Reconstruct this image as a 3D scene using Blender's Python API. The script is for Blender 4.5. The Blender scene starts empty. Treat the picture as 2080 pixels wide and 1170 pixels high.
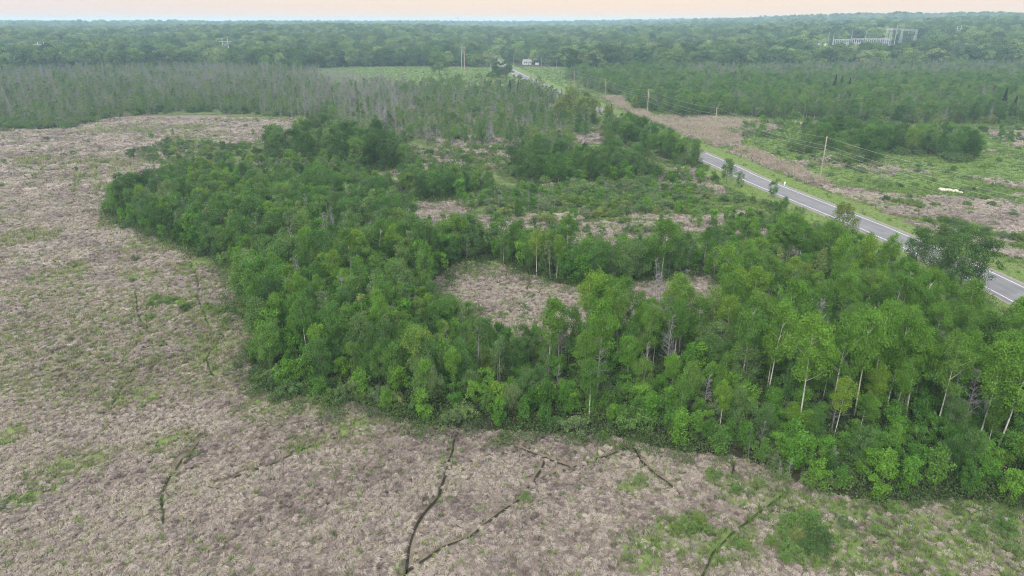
import bpy, math, random
import numpy as np
from mathutils import Vector

# ------------------------------------------------------------------ camera, sky, sun, exposure
S = bpy.context.scene
COL = S.collection
R = math.radians
CAM_H = 45.0
PITCH = 21.4
FPX = 1387.0                      # focal length in pixels of a 2080 wide frame (24 mm on 36 mm)
cd = bpy.data.cameras.new('camera')
cd.sensor_width = 36.0
cd.lens = 24.0
cd.clip_start = 0.5
cd.clip_end = 40000
cam = bpy.data.objects.new('camera', cd)
COL.objects.link(cam)
cam.location = (0, 0, CAM_H)
cam.rotation_euler = (R(90 - PITCH), 0, 0)
S.camera = cam

SUN_EL, SUN_AZ = 38.0, 205.0       # azimuth clockwise from +Y (straight ahead)
W = bpy.data.worlds.new('World')
S.world = W
W.use_nodes = True
nt = W.node_tree
nt.nodes.clear()
N = nt.nodes.new
L = nt.links.new
out = N('ShaderNodeOutputWorld')
bg = N('ShaderNodeBackground')
bg.inputs['Strength'].default_value = 0.1
sky = N('ShaderNodeTexSky')
sky.sky_type = 'NISHITA'
sky.sun_disc = False
sky.sun_elevation = R(SUN_EL)
sky.sun_rotation = R(SUN_AZ)
sky.dust_density = 4.0
sky.air_density = 1.0
# pale overcast veil: rosy near the horizon, peach towards the low evening glow, blue-white overhead
tc = N('ShaderNodeTexCoord')
sep = N('ShaderNodeSeparateXYZ')
L(tc.outputs['Generated'], sep.inputs[0])
ramp = N('ShaderNodeValToRGB')
e = ramp.color_ramp.elements
e[0].position = 0.0
e[0].color = (0.73, 0.60, 0.54, 1)
e[1].position = 1.0
e[1].color = (1.62, 1.72, 1.84, 1)
m = ramp.color_ramp.elements.new(0.03)
m.color = (0.72, 0.63, 0.595, 1)
m = ramp.color_ramp.elements.new(0.16)
m.color = (0.84, 0.80, 0.80, 1)
m = ramp.color_ramp.elements.new(0.5)
m.color = (1.40, 1.44, 1.50, 1)
L(sep.outputs['Z'], ramp.inputs[0])
dot = N('ShaderNodeVectorMath')
dot.operation = 'DOT_PRODUCT'
GLOW_AZ = 10.0
dot.inputs[1].default_value = (math.sin(R(GLOW_AZ)), math.cos(R(GLOW_AZ)), 0)
L(tc.outputs['Generated'], dot.inputs[0])
gr = N('ShaderNodeMapRange')
gr.inputs[1].default_value = 0.75
gr.inputs[2].default_value = 1.0
L(dot.outputs['Value'], gr.inputs[0])
glow = N('ShaderNodeMixRGB')
glow.blend_type = 'MULTIPLY'
glow.inputs[2].default_value = (1.10, 1.02, 0.88, 1)
L(gr.outputs[0], glow.inputs[0])
L(ramp.outputs[0], glow.inputs[1])
scl = N('ShaderNodeMixRGB')
scl.blend_type = 'MULTIPLY'
scl.inputs[0].default_value = 1.0
scl.inputs[2].default_value = (10.2, 10.2, 10.2, 1)
L(glow.outputs[0], scl.inputs[1])
mix = N('ShaderNodeMixRGB')
mix.inputs[0].default_value = 0.88
L(sky.outputs[0], mix.inputs[1])
L(scl.outputs[0], mix.inputs[2])
L(mix.outputs[0], bg.inputs['Color'])
L(bg.outputs[0], out.inputs['Surface'])

sl = bpy.data.lights.new('sun', 'SUN')
sl.energy = 2.0
sl.angle = R(14)
sl.color = (1.0, 0.93, 0.84)
sun = bpy.data.objects.new('sun', sl)
COL.objects.link(sun)
sdir = Vector((math.sin(R(SUN_AZ)) * math.cos(R(SUN_EL)), math.cos(R(SUN_AZ)) * math.cos(R(SUN_EL)), math.sin(R(SUN_EL))))
sun.rotation_euler = (-sdir).to_track_quat('-Z', 'Y').to_euler()
sun.location = (0, 0, 200)

S.view_settings.view_transform = 'Standard'
S.view_settings.look = 'None'
S.view_settings.exposure = 0.45
S.view_settings.gamma = 1.0
S.view_settings.use_curve_mapping = False
cy = S.cycles
cy.max_bounces = 6
cy.diffuse_bounces = 3
cy.glossy_bounces = 2
cy.transmission_bounces = 3
cy.transparent_max_bounces = 8
cy.volume_bounces = 1
cy.use_denoising = True
cy.pixel_filter_type = 'BLACKMAN_HARRIS'
cy.filter_width = 1.1
cy.denoiser = 'OPENIMAGEDENOISE'
cy.denoising_input_passes = 'RGB_ALBEDO_NORMAL'
cy.denoising_prefilter = 'NONE'
cy.use_adaptive_sampling = True
cy.adaptive_threshold = 0.02

rng = np.random.default_rng(7)
RND = random.Random(11)

# ------------------------------------------------------------------ noise and geometry helpers
def _hash(ix, iy, s):
    h = (ix.astype(np.int64) * 374761393 + iy.astype(np.int64) * 668265263 + s * 1442695041) & 0xFFFFFFFF
    h = ((h ^ (h >> 13)) * 1274126177) & 0xFFFFFFFF
    return ((h ^ (h >> 16)) & 0xFFFF) / 65535.0

def vnoise(x, y, s=0):
    ix = np.floor(x); iy = np.floor(y)
    fx = x - ix; fy = y - iy
    fx = fx * fx * (3 - 2 * fx); fy = fy * fy * (3 - 2 * fy)
    a = _hash(ix, iy, s); b = _hash(ix + 1, iy, s); c = _hash(ix, iy + 1, s); d = _hash(ix + 1, iy + 1, s)
    return (a * (1 - fx) + b * fx) * (1 - fy) + (c * (1 - fx) + d * fx) * fy

def fbm(x, y, s=0, o=3):
    t = np.zeros_like(x, dtype=float); a = 0.5; n = 0.0
    for k in range(o):
        t += a * vnoise(x, y, s + k * 17); n += a
        x = x * 2.03 + 11.3; y = y * 2.03 + 5.7; a *= 0.5
    return t / n

def smooth(x, a, b):
    t = np.clip((x - a) / (b - a), 0, 1)
    return t * t * (3 - 2 * t)

def hills(x, y):
    """Height of the land (m) at plan position x, y: flat marsh, low wooded hills far off."""
    x = np.asarray(x, float); y = np.asarray(y, float)
    d = np.hypot(x, y)
    base = smooth(d, 800, 1300) * (5 + 8 * fbm(x / 420, y / 420, 3, 2)) + smooth(d, 1500, 3500) * 2
    az = np.arctan2(x, np.maximum(y, 1))
    right = smooth(az, 0.14, 0.52)
    base = base + right * (smooth(d, 690, 950) * 6 + smooth(d, 950, 2200) * 20)
    base = base + smooth(az, 0.0, 0.2) * smooth(d, 2300, 4500) * 8
    left = smooth(-az, 0.02, 0.2) * (1 - smooth(-az, 0.32, 0.45))
    base = base + left * smooth(d, 850, 1250) * (1 - smooth(d, 1500, 2300)) * 5
    return base

SP, CP = math.sin(R(PITCH)), math.cos(R(PITCH))

def ray(u, v):
    x = (u - 1040.0) / FPX; y = (v - 585.0) / FPX
    return x, CP - y * SP, -(SP + y * CP)

def pix(u, v):
    """Plan point where the sight line of a photo pixel meets the land."""
    dx, dy, dz = ray(u, v)
    if dz >= -1e-4:
        dz = -1e-4
    t = CAM_H / -dz
    if t * dy < 690:
        return (t * dx, t * dy)
    t = 600.0 / dy
    while t * dy < 9000:
        if CAM_H + dz * t <= float(hills(np.array(t * dx), np.array(t * dy))):
            break
        t *= 1.004
    return (t * dx, t * dy)

def project(x, y, z):
    dx, dy, dz = x, y, z - CAM_H
    f = dy * CP - dz * SP
    up = dy * SP + dz * CP
    f = np.where(np.abs(f) < 1e-3, 1e-3, f)
    return 1040 + FPX * dx / f, 585 - FPX * up / f

def poly(pts):
    return np.array([pix(*p) for p in pts])

def inside(P, x, y):
    r = np.zeros(x.shape, bool)
    n = len(P)
    for i in range(n):
        x1, y1 = P[i]; x2, y2 = P[(i + 1) % n]
        if y1 == y2:
            continue
        c = ((y1 > y) != (y2 > y)) & (x < (x2 - x1) * (y - y1) / (y2 - y1) + x1)
        r ^= c
    return r

def wob(x, y, amp, sc, s=0):
    return x + amp * (fbm(x / sc, y / sc, 40 + s, 2) - .5) * 2, y + amp * (fbm(x / sc, y / sc, 80 + s, 2) - .5) * 2

def seg_dist(x, y, pts):
    d = np.full(x.shape, 1e9)
    for (x1, y1), (x2, y2) in zip(pts[:-1], pts[1:]):
        vx, vy = x2 - x1, y2 - y1
        l2 = vx * vx + vy * vy + 1e-9
        t = np.clip(((x - x1) * vx + (y - y1) * vy) / l2, 0, 1)
        d = np.minimum(d, np.hypot(x - x1 - t * vx, y - y1 - t * vy))
    return d

def spline(pts, step):
    P = [Vector((p[0], p[1])) for p in pts]
    P = [P[0] * 2 - P[1]] + P + [P[-1] * 2 - P[-2]]
    o = []
    for i in range(1, len(P) - 2):
        n = max(2, int((P[i + 1] - P[i]).length / step))
        for k in range(n):
            t = k / n
            a, b, c, d = P[i - 1], P[i], P[i + 1], P[i + 2]
            o.append(0.5 * (2 * b + (c - a) * t + (2 * a - 5 * b + 4 * c - d) * t * t + (3 * b - a - 3 * c + d) * t ** 3))
    o.append(P[-2])
    return np.array([(p.x, p.y) for p in o])

class Geo:
    """Collects vertices, quads and triangles (numpy) with a material slot and a colour per vertex."""
    def __init__(s):
        s.v = []; s.c = []; s.q = []; s.t = []; s.qm = []; s.tm = []; s.n = 0
    def add(s, v, q=None, t=None, m=0, c=None):
        v = np.asarray(v, float)
        s.v.append(v)
        if c is None:
            c = np.ones((len(v), 3))
        c = np.asarray(c, float)
        if c.ndim == 1:
            c = np.tile(c, (len(v), 1))
        s.c.append(c)
        if q is not None and len(q):
            q = np.asarray(q) + s.n; s.q.append(q); s.qm.append(np.full(len(q), m))
        if t is not None and len(t):
            t = np.asarray(t) + s.n; s.t.append(t); s.tm.append(np.full(len(t), m))
        s.n += len(v)
        return s
    def merge(s, o, m):
        off = s.n
        s.v += o.v; s.c += o.c
        s.q += [q + off for q in o.q]; s.t += [t + off for t in o.t]
        s.qm += [np.full(len(q), m) for q in o.q]; s.tm += [np.full(len(t), m) for t in o.t]
        s.n += o.n
        return s
    def box(s, c, d, m=0, rz=0.0, col=None):
        x, y, z = np.array(d) / 2
        v = np.array([(-x, -y, -z), (x, -y, -z), (x, y, -z), (-x, y, -z), (-x, -y, z), (x, -y, z), (x, y, z), (-x, y, z)])
        ca, sa = math.cos(rz), math.sin(rz)
        v = np.c_[v[:, 0] * ca - v[:, 1] * sa, v[:, 0] * sa + v[:, 1] * ca, v[:, 2]] + np.array(c)
        return s.add(v, [(0, 3, 2, 1), (4, 5, 6, 7), (0, 1, 5, 4), (1, 2, 6, 5), (2, 3, 7, 6), (3, 0, 4, 7)], m=m, c=col)
    def tube(s, pts, rad, sides=6, m=0, cap=True, col=None):
        pts = np.asarray(pts, float); k = len(pts)
        rad = np.broadcast_to(np.asarray(rad, float), (k,))
        d = np.gradient(pts, axis=0); d /= np.linalg.norm(d, axis=1)[:, None] + 1e-9
        ref = np.where(np.abs(d[:, 2:3]) > .9, np.array([[1., 0, 0]]), np.array([[0, 0, 1.]]))
        a = np.cross(d, ref); a /= np.linalg.norm(a, axis=1)[:, None] + 1e-9
        b = np.cross(d, a)
        th = np.arange(sides) * 2 * np.pi / sides
        v = pts[:, None] + rad[:, None, None] * (np.cos(th)[None, :, None] * a[:, None] + np.sin(th)[None, :, None] * b[:, None])
        v = v.reshape(-1, 3)
        i, j = np.meshgrid(np.arange(k - 1), np.arange(sides), indexing='ij')
        j2 = (j + 1) % sides
        q = np.stack([i * sides + j, i * sides + j2, (i + 1) * sides + j2, (i + 1) * sides + j], -1).reshape(-1, 4)
        t = None
        if cap:
            v = np.vstack([v, pts[-1]])
            e = k * sides
            t = [((k - 1) * sides + jj, (k - 1) * sides + (jj + 1) % sides, e) for jj in range(sides)]
        return s.add(v, q, t, m, col)
    def cards(s, P, nrm, size, m=0, col=None, asp=0.62, fold=0.18):
        """Leaf-shaped faces (bent diamonds) at P facing nrm."""
        n = len(P)
        nrm = nrm / (np.linalg.norm(nrm, axis=1)[:, None] + 1e-9)
        r = rng.normal(size=(n, 3))
        a = np.cross(nrm, r); a /= np.linalg.norm(a, axis=1)[:, None] + 1e-9
        b = np.cross(nrm, a)
        sz = np.broadcast_to(size, (n,))[:, None]
        v = np.stack([P - a * sz * .5, P + b * sz * asp * .5 + nrm * sz * fold, P + a * sz * .5, P - b * sz * asp * .5 + nrm * sz * fold], 1).reshape(-1, 3)
        q = np.arange(4 * n).reshape(n, 4)
        c = np.ones((n, 3)) if col is None else col
        return s.add(v, q, m=m, c=np.repeat(c, 4, 0))
    def mesh(s, name, mats, smooth_=False):
        me = bpy.data.meshes.new(name)
        V = np.vstack(s.v)
        Q = np.vstack(s.q) if s.q else np.zeros((0, 4), int)
        T = np.vstack(s.t) if s.t else np.zeros((0, 3), int)
        mi = np.concatenate((s.qm or [np.zeros(0)]) + (s.tm or [np.zeros(0)])).astype(np.int32)
        me.vertices.add(len(V)); me.vertices.foreach_set('co', V.astype(np.float32).ravel())
        nl = len(Q) * 4 + len(T) * 3
        me.loops.add(nl)
        me.loops.foreach_set('vertex_index', np.concatenate([Q.ravel(), T.ravel()]).astype(np.int32))
        me.polygons.add(len(Q) + len(T))
        me.polygons.foreach_set('loop_start', np.concatenate([np.arange(len(Q)) * 4, len(Q) * 4 + np.arange(len(T)) * 3]).astype(np.int32))
        me.polygons.foreach_set('material_index', mi)
        me.polygons.foreach_set('use_smooth', np.full(len(Q) + len(T), smooth_))
        at = me.color_attributes.new('tone', 'FLOAT_COLOR', 'POINT')
        C = np.vstack(s.c)
        at.data.foreach_set('color', np.c_[C, np.ones(len(C))].astype(np.float32).ravel())
        for m_ in (mats if isinstance(mats, (list, tuple)) else [mats]):
            me.materials.append(m_)
        me.update(calc_edges=True)
        return me

def link(name, me, parent=None, loc=None, rz=0.0, sc=None):
    o = bpy.data.objects.new(name, me)
    COL.objects.link(o)
    if parent is not None:
        o.parent = parent
    if loc is not None:
        o.location = loc
    if rz:
        o.rotation_euler = (0, 0, rz)
    if sc is not None:
        o.scale = sc if hasattr(sc, '__len__') else (sc, sc, sc)
    return o

def tag(o, label=None, cat=None, group=None, kind=None):
    if label: o['label'] = label
    if cat: o['category'] = cat
    if group: o['group'] = group
    if kind: o['kind'] = kind
    return o

def thing(name, label, cat, loc=(0, 0, 0), rz=0.0, group=None, sc=None):
    return tag(link(name, None, None, loc, rz, sc), label, cat, group)

# ------------------------------------------------------------------ materials
def newmat(name):
    m_ = bpy.data.materials.new(name); m_.use_nodes = True
    t = m_.node_tree; t.nodes.clear()
    return m_, t, t.nodes.new, t.links.new

def simple(name, col, rough=0.8, noise=0.25, scale=3.0, metal=0.0, spec=0.3):
    m_, t, N, L = newmat(name)
    o = N('ShaderNodeOutputMaterial'); b = N('ShaderNodeBsdfPrincipled')
    tcn = N('ShaderNodeTexCoord'); nz = N('ShaderNodeTexNoise')
    nz.inputs['Scale'].default_value = scale; nz.inputs['Detail'].default_value = 5
    L(tcn.outputs['Object'], nz.inputs['Vector'])
    r = N('ShaderNodeValToRGB')
    r.color_ramp.elements[0].position = .3; r.color_ramp.elements[1].position = .7
    r.color_ramp.elements[0].color = (*[c * (1 - noise) for c in col], 1)
    r.color_ramp.elements[1].color = (*[min(1, c * (1 + noise)) for c in col], 1)
    L(nz.outputs[0], r.inputs[0]); L(r.outputs[0], b.inputs['Base Color'])
    b.inputs['Roughness'].default_value = rough; b.inputs['Metallic'].default_value = metal
    b.inputs['Specular IOR Level'].default_value = spec
    L(b.outputs[0], o.inputs['Surface'])
    return m_

def leafmat(name, cols, trans=0.3, sat=1.0):
    """Foliage: a tint picked per plant, times the tone of each leaf, times the plant's own colour."""
    m_, t, N, L = newmat(name)
    o = N('ShaderNodeOutputMaterial')
    oi = N('ShaderNodeObjectInfo')
    r = N('ShaderNodeValToRGB')
    n = len(cols)
    for i, c in enumerate(cols):
        el = r.color_ramp.elements[i] if i < 2 else r.color_ramp.elements.new(i / (n - 1))
        el.position = i / (n - 1); el.color = (*c, 1)
    for el, (i, c) in zip(sorted(r.color_ramp.elements, key=lambda q: q.position), enumerate(cols)):
        el.color = (*c, 1)
    L(oi.outputs['Random'], r.inputs[0])
    at = N('ShaderNodeVertexColor'); at.layer_name = 'tone'
    m1 = N('ShaderNodeMixRGB'); m1.blend_type = 'MULTIPLY'; m1.inputs[0].default_value = 1
    L(r.outputs[0], m1.inputs[1]); L(at.outputs[0], m1.inputs[2])
    m2 = N('ShaderNodeMixRGB'); m2.blend_type = 'MULTIPLY'; m2.inputs[0].default_value = 1
    pa = N('ShaderNodeAttribute'); pa.attribute_type = 'INSTANCER'; pa.attribute_name = 'plant_tint'
    p1 = N('ShaderNodeVectorMath'); p1.operation = 'ADD'; p1.inputs[1].default_value = (1, 1, 1)
    L(pa.outputs['Vector'], p1.inputs[0])
    m0 = N('ShaderNodeMixRGB'); m0.blend_type = 'MULTIPLY'; m0.inputs[0].default_value = 1
    L(m1.outputs[0], m0.inputs[1]); L(p1.outputs[0], m0.inputs[2])
    L(m0.outputs[0], m2.inputs[1]); L(oi.outputs['Color'], m2.inputs[2])
    b = N('ShaderNodeBsdfPrincipled'); b.inputs['Roughness'].default_value = .6; b.inputs['Specular IOR Level'].default_value = .10
    L(m2.outputs[0], b.inputs['Base Color'])
    tr = N('ShaderNodeBsdfTranslucent')
    m3 = N('ShaderNodeMixRGB'); m3.blend_type = 'MULTIPLY'; m3.inputs[0].default_value = 1
    m3.inputs[2].default_value = (1.25, 1.35, .7, 1)
    L(m2.outputs[0], m3.inputs[1]); L(m3.outputs[0], tr.inputs[0])
    ms = N('ShaderNodeMixShader'); ms.inputs[0].default_value = trans
    L(b.outputs[0], ms.inputs[1]); L(tr.outputs[0], ms.inputs[2]); L(ms.outputs[0], o.inputs['Surface'])
    return m_

def bladesmat(name, stops, trans=0.2):
    """Straw and grass: tint by an attribute of each tuft, times the tone of each blade."""
    m_, t, N, L = newmat(name)
    o = N('ShaderNodeOutputMaterial')
    a = N('ShaderNodeAttribute'); a.attribute_type = 'INSTANCER'; a.attribute_name = 'tint'
    r = N('ShaderNodeValToRGB')
    while len(r.color_ramp.elements) < len(stops):
        r.color_ramp.elements.new(.5)
    for el, (p, c) in zip(r.color_ramp.elements, stops):
        el.position = p
    for el, (p, c) in zip(r.color_ramp.elements, stops):
        el.position = p; el.color = (*c, 1)
    L(a.outputs['Fac'], r.inputs[0])
    at = N('ShaderNodeVertexColor'); at.layer_name = 'tone'
    m1 = N('ShaderNodeMixRGB'); m1.blend_type = 'MULTIPLY'; m1.inputs[0].default_value = 1
    L(r.outputs[0], m1.inputs[1]); L(at.outputs[0], m1.inputs[2])
    b = N('ShaderNodeBsdfPrincipled'); b.inputs['Roughness'].default_value = .6; b.inputs['Specular IOR Level'].default_value = .25
    L(m1.outputs[0], b.inputs['Base Color'])
    tr = N('ShaderNodeBsdfTranslucent'); L(m1.outputs[0], tr.inputs[0])
    ms = N('ShaderNodeMixShader'); ms.inputs[0].default_value = trans
    L(b.outputs[0], ms.inputs[1]); L(tr.outputs[0], ms.inputs[2]); L(ms.outputs[0], o.inputs['Surface'])
    return m_

M = {}
M['bark_pale'] = simple('pale_bark', (.43, .41, .37), .85, .5, 1.6)
M['bark_dark'] = simple('brown_bark', (.13, .115, .10), .9, .3, 3)
M['bark_dead'] = simple('weathered_dead_wood', (.21, .20, .20), .9, .22, 2)
M['pole_wood'] = simple('weathered_pole_wood', (.30, .25, .20), .85, .3, 1.2)
M['steel'] = simple('galvanised_steel', (.42, .44, .46), .5, .1, .6, .3)
M['white_paint'] = simple('white_siding', (.52, .52, .51), .6, .06, 1)
M['roof'] = simple('grey_shingles', (.22, .21, .21), .85, .2, 2)
M['glass'] = simple('window_glass', (.03, .035, .04), .12, .1, 1, 0, .6)
M['wire'] = simple('aluminium_wire', (.42, .44, .43), .45, .05, 1, .3)
M['porcelain'] = simple('insulator_porcelain', (.25, .24, .24), .3, .1, 1, 0, .6)
M['asphalt'] = None
M['line'] = simple('worn_white_road_paint', (.66, .66, .64), .7, .22, 1.3)
M['stone'] = simple('cream_limestone', (.50, .48, .38), .85, .3, 1.8)
M['marker'] = simple('pale_marker_plastic', (.62, .76, .68), .5, .04, 2)
M['leaf_aspen'] = leafmat('aspen_leaves', [(0.078, 0.165, 0.031), (0.097, 0.196, 0.036), (0.121, 0.216, 0.040)])
M['leaf_broad'] = leafmat('broadleaf_leaves', [(0.063, 0.136, 0.039), (0.084, 0.172, 0.044), (0.120, 0.196, 0.064)])
M['leaf_shrub'] = leafmat('shrub_leaves', [(0.084, 0.160, 0.051), (0.114, 0.190, 0.067), (0.151, 0.207, 0.103)])
M['leaf_sapling'] = leafmat('sapling_leaves', [(0.072, 0.170, 0.031), (0.089, 0.201, 0.034), (0.114, 0.221, 0.040)])
M['leaf_slender'] = leafmat('slender_tree_leaves', [(0.087, 0.153, 0.056), (0.109, 0.177, 0.064), (0.139, 0.190, 0.097)])
M['leaf_forest'] = leafmat('forest_leaves', [(.042, .088, .038), (.085, .150, .052), (.165, .235, .085)], .22)
M['needle'] = leafmat('spruce_needles', [(.025, .052, .026), (.032, .06, .03)], .1)
M['straw'] = bladesmat('lodged_dead_cattail', [(0, (.125, .093, .084)), (.35, (.265, .218, .192)), (.7, (.41, .353, .298)), (.86, (.26, .245, .15)), (1, (.12, .155, .055))])
M['grass'] = bladesmat('green_sedge', [(0, (.075, .12, .038)), (.45, (.12, .19, .05)), (.8, (.21, .325, .06)), (1, (.25, .23, .135))], .3)
M['reed'] = bladesmat('standing_dead_reed', [(0, (.28, .225, .185)), (.6, (.40, .33, .27)), (1, (.22, .26, .10))], .3)
M['brush'] = bladesmat('undergrowth_leaves', [(0, (.05, .09, .028)), (.5, (.08, .14, .036)), (1, (.12, .20, .045))], .3)

def asphaltmat():
    m_, t, N, L = newmat('grey_asphalt')
    o = N('ShaderNodeOutputMaterial'); b = N('ShaderNodeBsdfPrincipled')
    uv = N('ShaderNodeTexCoord')
    at = N('ShaderNodeVertexColor'); at.layer_name = 'tone'     # red: 0..1 across the road
    n1 = N('ShaderNodeTexNoise'); n1.inputs['Scale'].default_value = .25; n1.inputs['Detail'].default_value = 6
    n2 = N('ShaderNodeTexNoise'); n2.inputs['Scale'].default_value = 9; n2.inputs['Detail'].default_value = 4
    L(uv.outputs['Object'], n1.inputs['Vector']); L(uv.outputs['Object'], n2.inputs['Vector'])
    r = N('ShaderNodeValToRGB')
    r.color_ramp.elements[0].position = .35; r.color_ramp.elements[1].position = .7
    r.color_ramp.elements[0].color = (.115, .113, .118, 1); r.color_ramp.elements[1].color = (.155, .152, .155, 1)
    L(n1.outputs[0], r.inputs[0])
    # wheel tracks worn a little paler and smoother along each lane
    wv = N('ShaderNodeMath'); wv.operation = 'MULTIPLY'; wv.inputs[1].default_value = math.pi * 8
    L(at.outputs[0], wv.inputs[0])
    sn = N('ShaderNodeMath'); sn.operation = 'COSINE'; L(wv.outputs[0], sn.inputs[0])
    mr = N('ShaderNodeMapRange'); mr.inputs[1].default_value = -1; mr.inputs[2].default_value = 1
    mr.inputs[3].default_value = 1.08; mr.inputs[4].default_value = .93
    L(sn.outputs[0], mr.inputs[0])
    mm = N('ShaderNodeMixRGB'); mm.blend_type = 'MULTIPLY'; mm.inputs[0].default_value = 1
    L(r.outputs[0], mm.inputs[1]); L(mr.outputs[0], mm.inputs[2])
    m2 = N('ShaderNodeMixRGB'); m2.blend_type = 'OVERLAY'; m2.inputs[0].default_value = .12
    L(mm.outputs[0], m2.inputs[1]); L(n2.outputs[0], m2.inputs[2])
    L(m2.outputs[0], b.inputs['Base Color']); b.inputs['Roughness'].default_value = .75
    L(b.outputs[0], o.inputs['Surface'])
    return m_
M['asphalt'] = asphaltmat()

def groundmat():
    m_, t, N, L = newmat('marsh_ground')
    o = N('ShaderNodeOutputMaterial'); b = N('ShaderNodeBsdfPrincipled')
    tcn = N('ShaderNodeTexCoord')
    at = N('ShaderNodeVertexColor'); at.layer_name = 'tone'     # R green sward, G straw, B far field
    sp = N('ShaderNodeSeparateColor'); L(at.outputs[0], sp.inputs[0])
    def noise(sc, det=5, rough=.6):
        n = N('ShaderNodeTexNoise'); n.inputs['Scale'].default_value = sc; n.inputs['Detail'].default_value = det
        n.inputs['Roughness'].default_value = rough
        L(tcn.outputs['Object'], n.inputs['Vector']); return n.outputs[0]
    def ramp2(f, a, b_, p0=.3, p1=.7):
        r = N('ShaderNodeValToRGB'); r.color_ramp.elements[0].position = p0; r.color_ramp.elements[1].position = p1
        r.color_ramp.elements[0].color = (*a, 1); r.color_ramp.elements[1].color = (*b_, 1); L(f, r.inputs[0]); return r.outputs[0]
    def mixc(f, a, b_):
        x = N('ShaderNodeMixRGB'); L(f, x.inputs[0]); L(a, x.inputs[1]); L(b_, x.inputs[2]); return x.outputs[0]
    soil = ramp2(noise(.6), (.025, .024, .016), (.055, .055, .03))
    straw = ramp2(noise(1.1, 8, .7), (.085, .068, .052), (.24, .20, .155))
    straw2 = ramp2(noise(.02, 5), (.13, .105, .085), (.20, .17, .125))
    x = N('ShaderNodeMixRGB'); x.inputs[0].default_value = .4; L(straw, x.inputs[1]); L(straw2, x.inputs[2]); straw = x.outputs[0]
    green = ramp2(noise(.5, 8, .7), (.085, .125, .035), (.15, .21, .06))
    field = ramp2(noise(.01, 4), (.14, .22, .07), (.30, .30, .15))
    # break the mask edges up with noise
    def edge(ch, sc):
        a = N('ShaderNodeMath'); a.operation = 'ADD'; L(ch, a.inputs[0])
        q = N('ShaderNodeMath'); q.operation = 'MULTIPLY_ADD'; q.inputs[1].default_value = .9; q.inputs[2].default_value = -.45
        L(noise(sc, 6, .7), q.inputs[0]); L(q.outputs[0], a.inputs[1])
        r = N('ShaderNodeMapRange'); r.inputs[1].default_value = .3; r.inputs[2].default_value = .7; L(a.outputs[0], r.inputs[0])
        return r.outputs[0]
    c = mixc(edge(sp.outputs[1], .35), soil, straw)
    c = mixc(edge(sp.outputs[0], .25), c, green)
    c = mixc(sp.outputs[2], c, field)
    L(c, b.inputs['Base Color'])
    b.inputs['Roughness'].default_value = .9; b.inputs['Specular IOR Level'].default_value = .1
    bp = N('ShaderNodeBump'); bp.inputs['Strength'].default_value = .6; bp.inputs['Distance'].default_value = .3
    L(noise(1.6, 8, .7), bp.inputs['Height']); L(bp.outputs[0], b.inputs['Normal'])
    L(b.outputs[0], o.inputs['Surface'])
    return m_
M['ground'] = groundmat()
M['mud'] = simple('wet_dark_mud', (.030, .028, .018), .9, .4, 1.5, 0, .1)
M['trail_green'] = simple('sedge_grown_trail', (.035, .055, .018), .95, .5, 1.2, 0, .1)
M['water'] = simple('dark_marsh_water', (.012, .014, .012), .12, .2, .3, 0, .5)
M['sward'] = simple('mown_verge_sward', (.11, .20, .035), .9, .3, .6)

# ------------------------------------------------------------------ plan of the place (photo pixels carried down onto the land)
WOOD = poly([(215, 432), (290, 472), (375, 502), (430, 522), (490, 552), (505, 600), (480, 645), (535, 690), (510, 745), (500, 790), (600, 803), (720, 828),
             (800, 848), (900, 866), (1000, 868), (1080, 880), (1180, 878), (1270, 893), (1340, 900), (1450, 930), (1560, 962), (1650, 985), (1750, 1000), (1850, 1012), (1960, 1025), (2200, 1050),
             (2500, 1060), (2500, 800), (2300, 780), (2120, 700), (2030, 645), (1950, 605), (1880, 585), (1800, 590), (1730, 565), (1650, 535), (1560, 515), (1480, 520), (1400, 530),
             (1200, 535), (1060, 522), (960, 505), (900, 500), (840, 500), (815, 450), (785, 392), (740, 368), (690, 340), (600, 345), (500, 362), (400, 365), (300, 385), (235, 405)])
CLEAR = poly([(858, 572), (905, 545), (940, 534), (1010, 533), (1080, 560), (1180, 582), (1290, 572), (1440, 562), (1475, 600), (1450, 670), (1350, 690), (1200, 705), (1130, 716), (1060, 716), (1000, 690), (920, 640), (868, 600)])
W2 = poly([(545, 312), (640, 292), (740, 290), (815, 315), (845, 345), (740, 350), (640, 345), (560, 335)])
W3 = poly([(800, 378), (860, 366), (975, 362), (990, 392), (900, 408), (830, 408)])
W4 = poly([(1030, 345), (1090, 325), (1250, 322), (1335, 352), (1310, 372), (1180, 378), (1060, 372)])
W5 = poly([(1225, 262), (1258, 262), (1340, 284), (1425, 316), (1430, 344), (1380, 333), (1290, 305), (1235, 288)])
S1 = poly([(985, 398), (1060, 378), (1330, 378), (1480, 398), (1545, 422), (1480, 430), (1400, 445), (1280, 440), (1200, 448), (1150, 432), (1010, 430), (965, 420)])
S2 = poly([(245, 318), (330, 288), (460, 292), (560, 300), (600, 320), (520, 330), (420, 345), (300, 335)])
S3 = poly([(640, 320), (830, 300), (1020, 318), (1010, 340), (900, 335), (840, 345), (760, 345)])
GDEAD = poly([(-200, 268), (0, 264), (140, 262), (235, 236), (420, 226), (560, 236), (650, 242), (672, 200), (650, 152), (560, 148), (400, 146), (200, 150), (0, 158), (-250, 160)])
HMID = poly([(650, 242), (700, 285), (830, 298), (940, 316), (1030, 322), (1130, 312), (1225, 268), (1236, 236), (1205, 205), (1150, 188), (1080, 178), (1000, 180), (900, 176), (760, 180), (672, 190)])
JRIGHT = poly([(1232, 188), (1262, 196), (1310, 226), (1380, 242), (1450, 236), (1600, 246), (1800, 252), (2080, 252), (2420, 258), (2420, 140), (2080, 142), (1800, 144), (1500, 148), (1320, 146), (1165, 152), (1168, 172)])
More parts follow.
